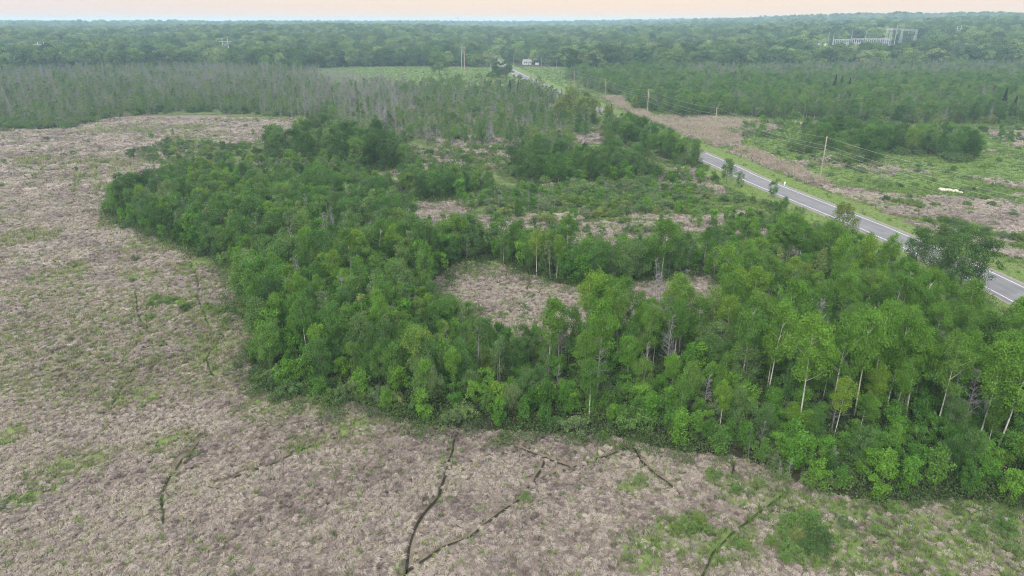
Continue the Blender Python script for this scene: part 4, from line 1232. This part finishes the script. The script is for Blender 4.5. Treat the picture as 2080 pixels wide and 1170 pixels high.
# far forest
SUBX, SUBY = pix(1765, 98)
def far_forest():
    for k, (d0, d1, sp, hs) in enumerate([(560, 1300, 13.0, .95), (1300, 2400, 15.5, 1.05), (2400, 4200, 21, 1.4), (4200, 8600, 40, 1.5)]):
        w_ = d1 * .86
        x, y = sow(-w_, w_, d0 * .74, d1, sp, 400 + k)
        d = np.hypot(x, y)
        f = (d > d0) & (d <= d1) & in_frame(x, y, hills(x, y), 180)
        x, y = x[f], y[f]
        az = np.arctan2(x, y)
        a, b = wob(x, y, 10, 60, 1)
        ok = ~inside(MEADOW, a, b) & ~inside(GDEAD, a, b) & ~inside(HMID, a, b) & ~inside(JRIGHT, a, b) & ~on_road(x, y, 13) & ~inside(RMEADOW, a, b) & ~inside(REEDS, a, b)
        ok &= ~field_at(x, y)
        # grass round the substation and the strip left of it
        ok &= ~((np.abs(x - SUBX) < 62) & (np.abs(y - SUBY - 8) < 46))
        gx, gy = pix(1600, 104)
        ok &= ~((np.abs(x - gx) < 34) & (np.abs(y - gy) < 70))
        # edge of the meadow in front
        hx, hy = pix(1068, 131)
        ok &= np.hypot((x - hx), (y - hy + 14) * .5) > 15
        x, y = x[ok], y[ok]
        r = np.random.default_rng(410 + k)
        # the line towards the substation stays low so that the yard shows
        au = (x / y)
        low = (np.abs(au - SUBX / SUBY) < .085) & (y < SUBY) & (y > SUBY - 190)
        h = r.uniform(.66, 1.25, len(x)) * hs * np.where(low, .50, 1)
        sl_ = fbm(x / 90, y / 90, 421, 2)
        for xx, yy, hh, s_ in zip(x, y, h, sl_):
            PL['forest_tree'].append((xx, yy, hh * (.8 + .4 * s_) * (.72 if k == 3 else 1), hh * r.uniform(.85, 1.45) * (1.5 if k == 3 else 1), None))
far_forest()

# ------------------------------------------------------------------ single plants and masses
WORD = {'aspen_tree': ('aspen', 'tree'), 'broadleaf_tree': ('broadleaf tree', 'tree'), 'sapling': ('young sapling', 'sapling'), 'shrub': ('shrub', 'shrub'), 'dead_tree': ('bare dead tree', 'tree'),
        'slender_tree': ('slender tree', 'tree'), 'forest_tree': ('forest tree', 'tree'), 'willow_tree': ('yellow-green willow', 'tree'), 'spruce_tree': ('dark spruce', 'tree')}
GROUPS = {'aspen_tree': 'pale-trunked aspens in the wood', 'broadleaf_tree': 'dense broadleaf trees in the woods', 'sapling': 'leafy saplings at the wood edge', 'shrub': 'shrubs on the marsh and meadow', 'dead_tree': 'bare grey dead trees',
          'slender_tree': 'slender trees of the swamp woods', 'forest_tree': 'forest trees on the far hills', 'willow_tree': 'yellowish willows by the road', 'spruce_tree': 'dark spruces among the woods'}
MASS = {'aspen_tree': 'aspen_woodland', 'broadleaf_tree': 'broadleaf_woodland', 'sapling': 'sapling_thicket', 'shrub': 'shrub_thicket', 'dead_tree': 'dead_swamp_wood', 'slender_tree': 'slender_woodland', 'forest_tree': 'far_forest'}
BASE_H = {'aspen_tree': 12, 'broadleaf_tree': 10, 'sapling': 4, 'shrub': 2.4, 'dead_tree': 9, 'slender_tree': 11, 'forest_tree': 18, 'willow_tree': 10, 'spruce_tree': 11}
ORD = ['', 'second', 'third', 'fourth', 'fifth', 'sixth', 'seventh', 'eighth', 'ninth', 'tenth', 'eleventh', 'twelfth']
def ordinal(i):
    if i < len(ORD): return ORD[i]
    n = i + 1
    return '%d%s' % (n, 'th' if 10 < n % 100 < 14 else {1: 'st', 2: 'nd', 3: 'rd'}.get(n % 10, 'th'))

DENSE = {'aspen_tree', 'broadleaf_tree', 'sapling', 'shrub', 'dead_tree', 'slender_tree'}
for kind, lst in PL.items():
    va = V[kind]
    A = np.array([(p[0], p[1], p[2], p[3]) for p in lst])
    T = [p[4] for p in lst]
    x, y = A[:, 0], A[:, 1]
    gz = np.where(np.hypot(x, y) < 130, ground_z(x, y), hills(x, y))
    dist = np.hypot(x, y)
    u, v = project(x, y, gz + BASE_H[kind] * A[:, 2] * .5)
    vis = (u > -5) & (u < 2085) & (v > -5) & (v < 1180) & (y > 10)
    size = BASE_H[kind] * A[:, 2] / dist
    score = np.where(vis, size, -1)
    order = np.argsort(-score)
    single = [i for i in order[:300] if vis[i]]
    sset = np.zeros(len(x), bool); sset[single] = True
    # labels: look first, then the place, then the order along it
    info = []
    hh = A[:, 2] * BASE_H[kind]
    q1, q2 = np.quantile(hh[single], [.3, .75])
    wr = A[:, 3] / A[:, 2]
    for i in single:
        sz = 'tall' if hh[i] > q2 else ('small' if hh[i] < q1 else '')
        shp = 'wide' if wr[i] > 1.09 else ('narrow' if wr[i] < .93 else '')
        if kind in ('dead_tree', 'willow_tree', 'spruce_tree'):
            tw = ''
        else:
            t = T[i] if T[i] is not None else pick_tint((3, 4, 1, .6, 1))
            T[i] = t
            tw = TINTS[t][0]
        lm = int(np.argmin(np.hypot(LMX[:, 0] - x[i], LMX[:, 1] - y[i]) / (1 + 0 * dist[i])))
        info.append([i, ' '.join(w_ for w_ in (sz, shp, tw, WORD[kind][0]) if w_), LANDMARKS[lm][2]])
    byl = {}
    for it in info:
        byl.setdefault((it[1], it[2]), []).append(it)
    for (w1, w2), its in byl.items():
        its.sort(key=lambda it: u[it[0]])
        for j, it in enumerate(its):
            pre = ''
            if len(its) > 1:
                pre = 'leftmost ' if j == 0 else ('rightmost ' if j == len(its) - 1 else ordinal(j) + ' from left, ')
            it.append(pre + w1 + ' ' + w2)
    for i, w1, w2, lab in info:
        s = A[i, 2]; w_ = A[i, 3]
        fm = va.pm[RND.randrange(va.n)]
        rz = RND.uniform(0, 6.28)
        if len(fm) == 1:
            o = link(kind, fm[0], None, (x[i], y[i], gz[i]), rz, (w_, w_, s))
            tag(o, lab, WORD[kind][1], GROUPS[kind])
            continue
        root = thing(kind, lab, WORD[kind][1], (x[i], y[i], gz[i]), rz, GROUPS[kind], (w_, w_, s))
        root.rotation_euler = (RND.gauss(0, .03), RND.gauss(0, .03), rz)
        for pn, me in zip(va.parts, fm):
            c = bpy.data.objects.new(pn, me); COL.objects.link(c); c.parent = root
            if pn in ('crown', 'foliage') and T[i] is not None:
                c.color = (*TINTS[T[i]][1], 1)
    rest = ~sset
    if rest.any():
        n = int(rest.sum())
        pt = np.array([TINTS[T[i] if T[i] is not None else pick_tint((2, 4, 2, .8, 2))][1] for i in np.nonzero(rest)[0]]) - 1
        scatter(MASS.get(kind, kind + '_mass'), (va.col, va.n), x[rest], y[rest], gz[rest], rng.uniform(0, 6.28, n), A[rest, 3], None, rng.normal(0, .03, (n, 2)), A[rest, 2], pt)
    print(kind, len(x), 'single', len(single))

exec_later = []
# ------------------------------------------------------------------ power line along the road
def pole_at(bpx, tpx, label, arm=True):
    x, y = pix(*bpx)
    z0 = float(hills(np.array(x), np.array(y)))
    # height from the sight line of its top
    dx, dy, dz = ray(*tpx)
    h = CAM_H + dz * (y / dy) - z0
    h = min(max(h, 8), 17)
    t = thing('utility_pole', label, 'utility pole', (x, y, z0), 0, 'wooden utility poles of the roadside line')
    g = Geo().tube([(0, 0, -.5), (0, 0, h * .5), (0, 0, h)], [.19, .16, .12], 10)
    link('post', g.mesh('post', M['pole_wood'], True), t)
    if arm:
        za = h * .55
        link('crossarm', Geo().box((0, -.17, za), (1.9, .12, .14)).mesh('crossarm', M['pole_wood']), t)
        for s in (-1, 1):
            g = Geo().tube([(s * .85, -.17, za + .072), (s * .85, -.17, za + .26)], [.06, .05], 6)
            link('insulator', g.mesh('insulator', M['porcelain']), t)
    for zf in (.96, .80, .72):
        g = Geo().tube([(.13, 0, h * zf), (.34, 0, h * zf + .04), (.56, 0, h * zf)], [.05, .07, .05], 6)
        link('insulator', g.mesh('insulator', M['porcelain']), t)
    return (x, y, z0, h)
POLES = [pole_at((1664, 374), (1678, 276), 'nearest tall wooden utility pole beside the pale reeds right of the road'),
         pole_at((1449, 289), (1454, 217), 'second nearest wooden utility pole standing in tan reeds'),
         pole_at((1314, 239), (1316.6, 180), 'third utility pole, between tan reeds and the right wood edge'),
         pole_at((1229, 192), (1230.8, 160), 'fourth utility pole at the far tip of the reed strip'),
         pole_at((1166, 180), (1167, 143), 'fifth utility pole in green grass left of the right wood corner', False),
         pole_at((1099.6, 139.4), (1099, 116), 'far utility pole in the meadow right of the white house', False),
         pole_at((1042.8, 133), (1042.8, 116), 'far utility pole in front of the forest left of the white house', False)]
pole_at((997, 150), (997, 128), 'far utility pole left of the road among meadow bushes', False)
pole_at((1130, 139.4), (1130, 130), 'shortest far pole at the right of the bright meadow', False)
# one more pole beyond the frame carries the wires on
p1, p2 = np.array(POLES[0][:2]), np.array(POLES[1][:2])
q = p1 + (p1 - p2) * .92 + np.array((7.0, 0))
POLE0 = (q[0], q[1], 0.0, POLES[0][3])
tw_ = thing('utility_pole', 'utility pole beyond the right border that carries the wires on', 'utility pole', (q[0], q[1], 0), 0, 'wooden utility poles of the roadside line')
link('post', Geo().tube([(0, 0, -.5), (0, 0, 7), (0, 0, POLE0[3])], [.19, .16, .12], 10).mesh('post', M['pole_wood'], True), tw_)
link('crossarm', Geo().box((0, -.17, POLE0[3] * .55), (1.9, .12, .14)).mesh('crossarm', M['pole_wood']), tw_)
LINE = [POLE0] + POLES
for zf, side, lab in ((.96, .58, 'topmost wire of the roadside power line'), (.80, .58, 'second wire from the top of the roadside power line'), (.72, .58, 'third wire from the top of the roadside power line'), (.56, .85, 'low cable on the crossarm ends of the roadside power line')):
    pts = []
    for a, b in zip(LINE[:-1], LINE[1:]):
        if zf < .6 and b in POLES[4:]:
            break
        pa = np.array((a[0] + side, a[1], a[2] + a[3] * zf)); pb = np.array((b[0] + side, b[1], b[2] + b[3] * zf))
        sag = np.linalg.norm(pb - pa) * .016
        for k in range(12):
            t = k / 12
            p = pa + (pb - pa) * t; p[2] -= sag * 4 * t * (1 - t)
            pts.append(p)
    pts.append(pb)
    o = link('power_line', Geo().tube(np.array(pts), .022, 4).mesh('power_line', M['wire'], True))
    tag(o, lab, 'power line', 'wires of the roadside power line')

# ------------------------------------------------------------------ H-frame transmission structures
def hframe(bpx, h, label, wide=5.0, rz=0.0, mat='pole_wood', brace=True, lift=0.0):
    x, y = pix(*bpx)
    z0 = float(hills(np.array(x), np.array(y)))
    t = thing('transmission_tower', label, 'transmission tower', (x, y, z0), rz, 'H-frame transmission structures')
    for s in (-1, 1):
        link('post', Geo().tube([(s * wide / 2, 0, -1), (s * wide / 2, 0, h)], [.34, .24], 8).mesh('post', M[mat], True), t)
    link('crossarm', Geo().box((0, -.42, h * .88), (wide * 2.3, .34, .40)).mesh('crossarm', M[mat]), t)
    if brace:
        for s in (-1, 1):
            link('brace', Geo().tube([(s * wide / 2, .05, h * .62), (-s * wide / 2, .05, h * .84)], [.14, .14], 5).mesh('brace', M[mat]), t)
    for s in (-1, 0, 1):
        link('insulator', Geo().tube([(s * wide * 1.0, -.42, h * .87), (s * wide * 1.0, -.42, h * .80)], [.13, .13], 5).mesh('insulator', M['porcelain']), t)
hframe((941, 145), 24, 'two-legged tall transmission tower in the bright far meadow', 2.6, .2)
hframe((463, 128), 26, 'pale H-frame tower rising above the dead swamp', 6, 0, 'steel')
hframe((93, 134), 24, 'pale H-frame tower over the far left trees', 6, 0, 'steel')
hframe((1941, 92), 24, 'pale H-frame tower right of the substation', 5, .1, 'steel')
def mast(bpx, h, label, r=.22, mat='steel'):
    x, y = pix(*bpx); z0 = float(hills(np.array(x), np.array(y)))
    o = link('mast', Geo().tube([(0, 0, -1), (0, 0, h * .6), (0, 0, h)], [r, r * .7, r * .3], 6).mesh('mast', M[mat], True), None, (x, y, z0))
    return tag(o, label, 'mast', 'slim masts over the forest')
mast((1573, 103), 20, 'thin pole in the grassy strip left of the substation', .3)
mast((1475, 122), 20, 'thin pole among the trees far left of the substation', .3)
def radio_mast():
    x, y = pix(930, 47); x *= 3000 / y; y = 3000
    z0 = float(hills(np.array(x), np.array(y)))
    t = thing('radio_mast', 'slim radio mast standing out against the sky on the horizon', 'radio mast', (x, y, z0))
    link('post', Geo().tube([(0, 0, -1), (0, 0, 46)], [1.1, .8], 6).mesh('post', M['steel']), t)
    link('antenna', Geo().box((0, 0, 47.5), (7, 2.0, 2.4)).mesh('antenna', M['steel']), t)
radio_mast()

# ------------------------------------------------------------------ substation on the right hill
SZ = float(hills(np.array(SUBX), np.array(SUBY)))
PXM = SUBY * 1.0655 / FPX          # metres per photo pixel there
def sx(u): return SUBX + (u - 1765) * PXM * .985
def lattice(g, a, b, w0, w1, n=7, r=.13):
    """A square lattice column or beam from a to b."""
    a = np.array(a, float); b = np.array(b, float)
    d = (b - a) / np.linalg.norm(b - a)
    e1 = np.cross(d, (0, 1, 0)); e1 /= np.linalg.norm(e1); e2 = np.cross(d, e1)
    def c(t, i):
        w_ = (w0 + (w1 - w0) * t) / 2
        s = ((-1, -1), (1, -1), (1, 1), (-1, 1))[i % 4]
        return a + (b - a) * t + e1 * s[0] * w_ + e2 * s[1] * w_
    for i in range(4):
        g.tube([c(0, i), c(1, i)], [r, r], 4, 0, False)
        for k in range(n):
            t0, t1 = k / n, (k + 1) / n
            g.tube([c(t0, i), c(t1, i + 1)] if k % 2 else [c(t0, i + 1), c(t1, i)], [r * .6, r * .6], 3, 0, False)
    return g
def gantry():
    t = thing('steel_gantry', 'tall grey lattice gantry at the right of the substation', 'gantry', (sx(1815), SUBY, SZ))
    hgt = 25.0
    for u, off in ((1793, 0), (1805, 6), (1820, 0), (1846, 0)):
        xx = sx(u) - sx(1815)
        link('column', lattice(Geo(), (xx, off, -.5), (xx, off, hgt - abs(u - 1793) * .05), 3.4, 1.3).mesh('column', M['steel']), t)
    x0, x1 = sx(1790) - sx(1815), sx(1848) - sx(1815)
    link('beam', lattice(Geo(), (x0, .2, hgt - 1.0), (x1, .2, hgt - 3.4), 1.7, 1.7, 14).mesh('beam', M['steel']), t)
    link('beam', lattice(Geo(), (sx(1793) - sx(1815), 6, hgt * .9), (sx(1806) - sx(1815), 6, hgt * .9), 1.4, 1.4, 5).mesh('beam', M['steel']), t)
    for u in (1800, 1812, 1832, 1840):
        link('insulator', Geo().tube([(sx(u) - sx(1815), .2, hgt - 4.2), (sx(u) - sx(1815), .2, hgt - 7.5)], [.28, .28], 6).mesh('insulator', M['porcelain']), t)
    link('lightning_rod', Geo().tube([(x0 + 1, 0, hgt - .5), (x0 + 1, 0, hgt + 4)], [.16, .06], 5).mesh('lightning_rod', M['steel']), t)
gantry()
def bay(u0, u1, h, y_off, label, posts):
    t = thing('busbar_frame', label, 'busbar frame', (sx((u0 + u1) / 2), SUBY + y_off, SZ), 0, 'busbar frames of the substation')
    c = sx((u0 + u1) / 2)
    for k in range(posts):
        xx = sx(u0 + (u1 - u0) * k / (posts - 1)) - c
        for yy in (-3, 3):
            link('post', Geo().box((xx, yy, h / 2 - .25), (.55, .55, h + .5)).mesh('post', M['steel']), t)
        link('crossbeam', Geo().box((xx, 0, h + .28), (.5, 7.2, .5)).mesh('crossbeam', M['steel']), t)
        link('insulator', Geo().tube([(xx, -2, h + .54), (xx, -2, h + 2.0)], [.22, .16], 6).mesh('insulator', M['porcelain']), t)
    w_ = sx(u1) - sx(u0)
    for yy in (-3.3, 3.3):
        link('girder', Geo().box((0, yy, h + .85), (w_ + 1.2, .55, .6)).mesh('girder', M['steel']), t)
        link('girder', Geo().box((0, yy, h * .45), (w_ + 1.2, .4, .5)).mesh('girder', M['steel']), t)
bay(1700, 1728, 9.5, 0, 'left busbar frame with white girders beside the control house', 5)
bay(1737, 1800, 10.5, 4, 'long middle busbar frame running towards the gantry', 9)
bay(1712, 1755, 6.0, -14, 'low front busbar frame at the foot of the yard', 6)
def transformer(u, label):
    t = thing('transformer', label, 'transformer', (sx(u), SUBY - 8, SZ), 0, 'transformers of the substation')
    link('tank', Geo().box((0, 0, 2.0), (6, 3.6, 4.0)).mesh('tank', M['steel']), t)
    for k in range(4):
        link('radiator', Geo().box((-2.1 + 1.4 * k, -2.25, 1.9), (.8, .8, 3.2)).mesh('radiator', M['steel']), t)
    for k in (-1, 0, 1):
        link('bushing', Geo().tube([(k * 1.6, 0, 3.98), (k * 1.8, 0, 6.4)], [.3, .16], 6).mesh('bushing', M['porcelain']), t)
    link('conservator', Geo().tube([(-2, 1.2, 4.9), (2, 1.2, 4.9)], [.6, .6], 8).mesh('conservator', M['steel']), t)
transformer(1722, 'grey transformer under the left busbar frame')
transformer(1760, 'grey transformer under the middle busbar frame')
for u, h, lab in ((1697, 20, 'leftmost lightning mast of the substation'), (1706, 18, 'second lightning mast from the left'), (1739, 23, 'lightning mast above the middle of the yard'), (1765, 22, 'lightning mast left of the tall gantry'), (1820, 32, 'tallest lightning mast, inside the gantry')):
    o = link('lightning_mast', Geo().tube([(0, 0, -.5), (0, 0, h * .5), (0, 0, h)], [.34, .26, .1], 6).mesh('lightning_mast', M['steel']), None, (sx(u), SUBY + 14, SZ))
    tag(o, lab, 'mast', 'lightning masts of the substation')
def control_house():
    t = thing('control_house', 'small white flat-roofed control house at the left of the substation', 'building', (sx(1675), SUBY - 6, SZ))
    link('wall', Geo().box((0, 0, 2.6), (8.5, 6, 6.2)).mesh('wall', M['white_paint']), t)
    link('roof', Geo().box((0, 0, 5.9), (9.2, 6.7, .4)).mesh('roof', M['white_paint']), t)
    link('door', Geo().box((-2, -3.03, 1.2), (1.4, .1, 2.4)).mesh('door', M['roof']), t)
control_house()
def yard():
    x = np.array([sx(1668) - 6, sx(1850) + 6]); y0, y1 = SUBY - 30, SUBY + 30
    n, m_ = 24, 10
    X, Y = np.meshgrid(np.linspace(x[0], x[1], n), np.linspace(y0, y1, m_))
    Z = hills(X, Y) + .25
    q = [(j * n + i, j * n + i + 1, (j + 1) * n + i + 1, (j + 1) * n + i) for j in range(m_ - 1) for i in range(n - 1)]
    g = Geo().add(np.c_[X.ravel(), Y.ravel(), Z.ravel()], q)
    tag(link('gravel_yard', g.mesh('gravel_yard', simple('pale_gravel', (.50, .49, .46), .9, .15, .3))), kind='structure')
yard()

# ------------------------------------------------------------------ house by the far road
def house():
    x, y = pix(1070, 131)
    z = float(hills(np.array(x), np.array(y)))
    t = thing('house', 'small white gabled house at the forest edge by the far road', 'house', (x, y, z), .25)
    w_, d, h = 8.5, 6.5, 3.0
    wl = link('wall', Geo().box((0, 0, h / 2 - .3), (w_, d, h + .6)).mesh('wall', M['white_paint']), t)
    g = Geo().add([(-w_ / 2, -d / 2, h), (-w_ / 2, d / 2, h), (-w_ / 2, 0, h + 2.2), (w_ / 2, -d / 2, h), (w_ / 2, d / 2, h), (w_ / 2, 0, h + 2.2)], None, [(0, 2, 1), (3, 4, 5)])
    link('gable', g.mesh('gable', M['white_paint']), t)
    for s in (-1, 1):
        v = np.array([(-w_ / 2 - .5, s * (d / 2 + .5), h - .25), (w_ / 2 + .5, s * (d / 2 + .5), h - .25), (w_ / 2 + .5, 0, h + 2.3), (-w_ / 2 - .5, 0, h + 2.3)])
        v = np.vstack([v, v + (0, 0, .2)])
        g = Geo().add(v, [(0, 1, 2, 3), (4, 5, 6, 7), (0, 1, 5, 4), (1, 2, 6, 5), (2, 3, 7, 6), (3, 0, 4, 7)])
        r = link('roof', g.mesh('roof', M['roof']), t)
    link('chimney', Geo().box((2, .6, h + 2.2), (.8, .8, 1.8)).mesh('chimney', M['roof']), t)
    for xx in (-3.1, -1.0, 3.0):
        f = link('window', Geo().box((xx, -d / 2 - .03, 1.9), (1.3, .1, 1.5)).mesh('window', M['white_paint']), t)
        link('pane', Geo().box((xx, -d / 2 - .09, 1.9), (1.05, .04, 1.25)).mesh('pane', M['glass']), f)
    link('door', Geo().box((1.2, -d / 2 - .04, 1.05), (1.0, .1, 2.1)).mesh('door', M['roof']), t)
    t2 = thing('shed', 'low white shed with a flat roof beside the house', 'shed', (x + 11, y - 4, z), .1)
    link('wall', Geo().box((0, 0, .9), (3.4, 3.0, 2.4)).mesh('wall', M['white_paint']), t2)
    link('roof', Geo().box((0, 0, 2.2), (4.0, 3.6, .2)).mesh('roof', M['roof']), t2)
house()

# ------------------------------------------------------------------ cream stones at a dark pool in the right meadow
def stones():
    px = [(1910, 385.5, .75), (1914, 387, .95), (1919, 387.5, .8), (1924, 388, .9), (1929, 388, .85), (1934, 389.5, .7), (1941, 389, .8), (1946, 391, .6), (1952, 392, .55)]
    r = np.random.default_rng(77)
    words = ['leftmost cream stone at the edge of the dark meadow pool', 'largest cream stone, second from left at the dark pool', 'third cream stone from left at the dark pool', 'fourth cream stone from left at the dark pool', 'middle cream stone of the row at the dark pool',
             'sixth cream stone from left at the dark pool', 'pointed cream stone after the gap at the dark pool', 'small cream stone second from right at the dark pool', 'smallest rightmost cream stone at the dark pool']
    for (u, v, s), lab in zip(px, words):
        x, y = pix(u, v)
        s *= .8
        th = np.linspace(0, 2 * np.pi, 9)[:-1]
        rows = []
        for k, (el, zz) in enumerate(((1.0, -.15), (1.05, .25), (.8, .6), (.35, .85))):
            rr = s * el * (1 + r.uniform(-.2, .2, 8))
            rows.append(np.c_[np.cos(th) * rr * 1.2, np.sin(th) * rr, np.full(8, zz * s * 1.15) + r.uniform(-.06, .06, 8)])
        vv = np.vstack(rows + [np.array([[0, 0, s * 1.05]])])
        q = [(k * 8 + j, k * 8 + (j + 1) % 8, (k + 1) * 8 + (j + 1) % 8, (k + 1) * 8 + j) for k in range(3) for j in range(8)]
        t = [(24 + j, 24 + (j + 1) % 8, 32) for j in range(8)]
        tag(link('stone', Geo().add(vv, q, t).mesh('stone', M['stone']), None, (x, y, 0)), lab, 'stone', 'cream stones at the meadow pool')
    a, b = np.array(pix(1905, 383)), np.array(pix(1960, 389.5))
    n = 18
    P = a + (b - a) * np.linspace(0, 1, n)[:, None]
    w_ = 1.6 * np.sin(np.linspace(.15, np.pi - .1, n)) + .3
    v = np.empty((2 * n, 3)); v[0::2] = np.c_[P[:, 0], P[:, 1] - w_ * .4, np.full(n, .05)]; v[1::2] = np.c_[P[:, 0], P[:, 1] + w_ * 1.6, np.full(n, .05)]
    q = [(2 * k, 2 * k + 2, 2 * k + 3, 2 * k + 1) for k in range(n - 1)]
    tag(link('water', Geo().add(v, q).mesh('water', M['water'])), kind='structure')
stones()

# ------------------------------------------------------------------ small marker on the verge
def marker():
    x, y = pix(1593, 378)
    t = thing('marker_post', 'small pale green-white marker standing on the grass verge', 'marker', (x, y, 0))
    link('post', Geo().box((0, 0, .35), (.12, .12, 1.1)).mesh('post', M['marker']), t)
    link('panel', Geo().box((0, -.1, .95), (.42, .08, .75)).mesh('panel', M['marker']), t)
marker()
print('objects', len(bpy.data.objects))
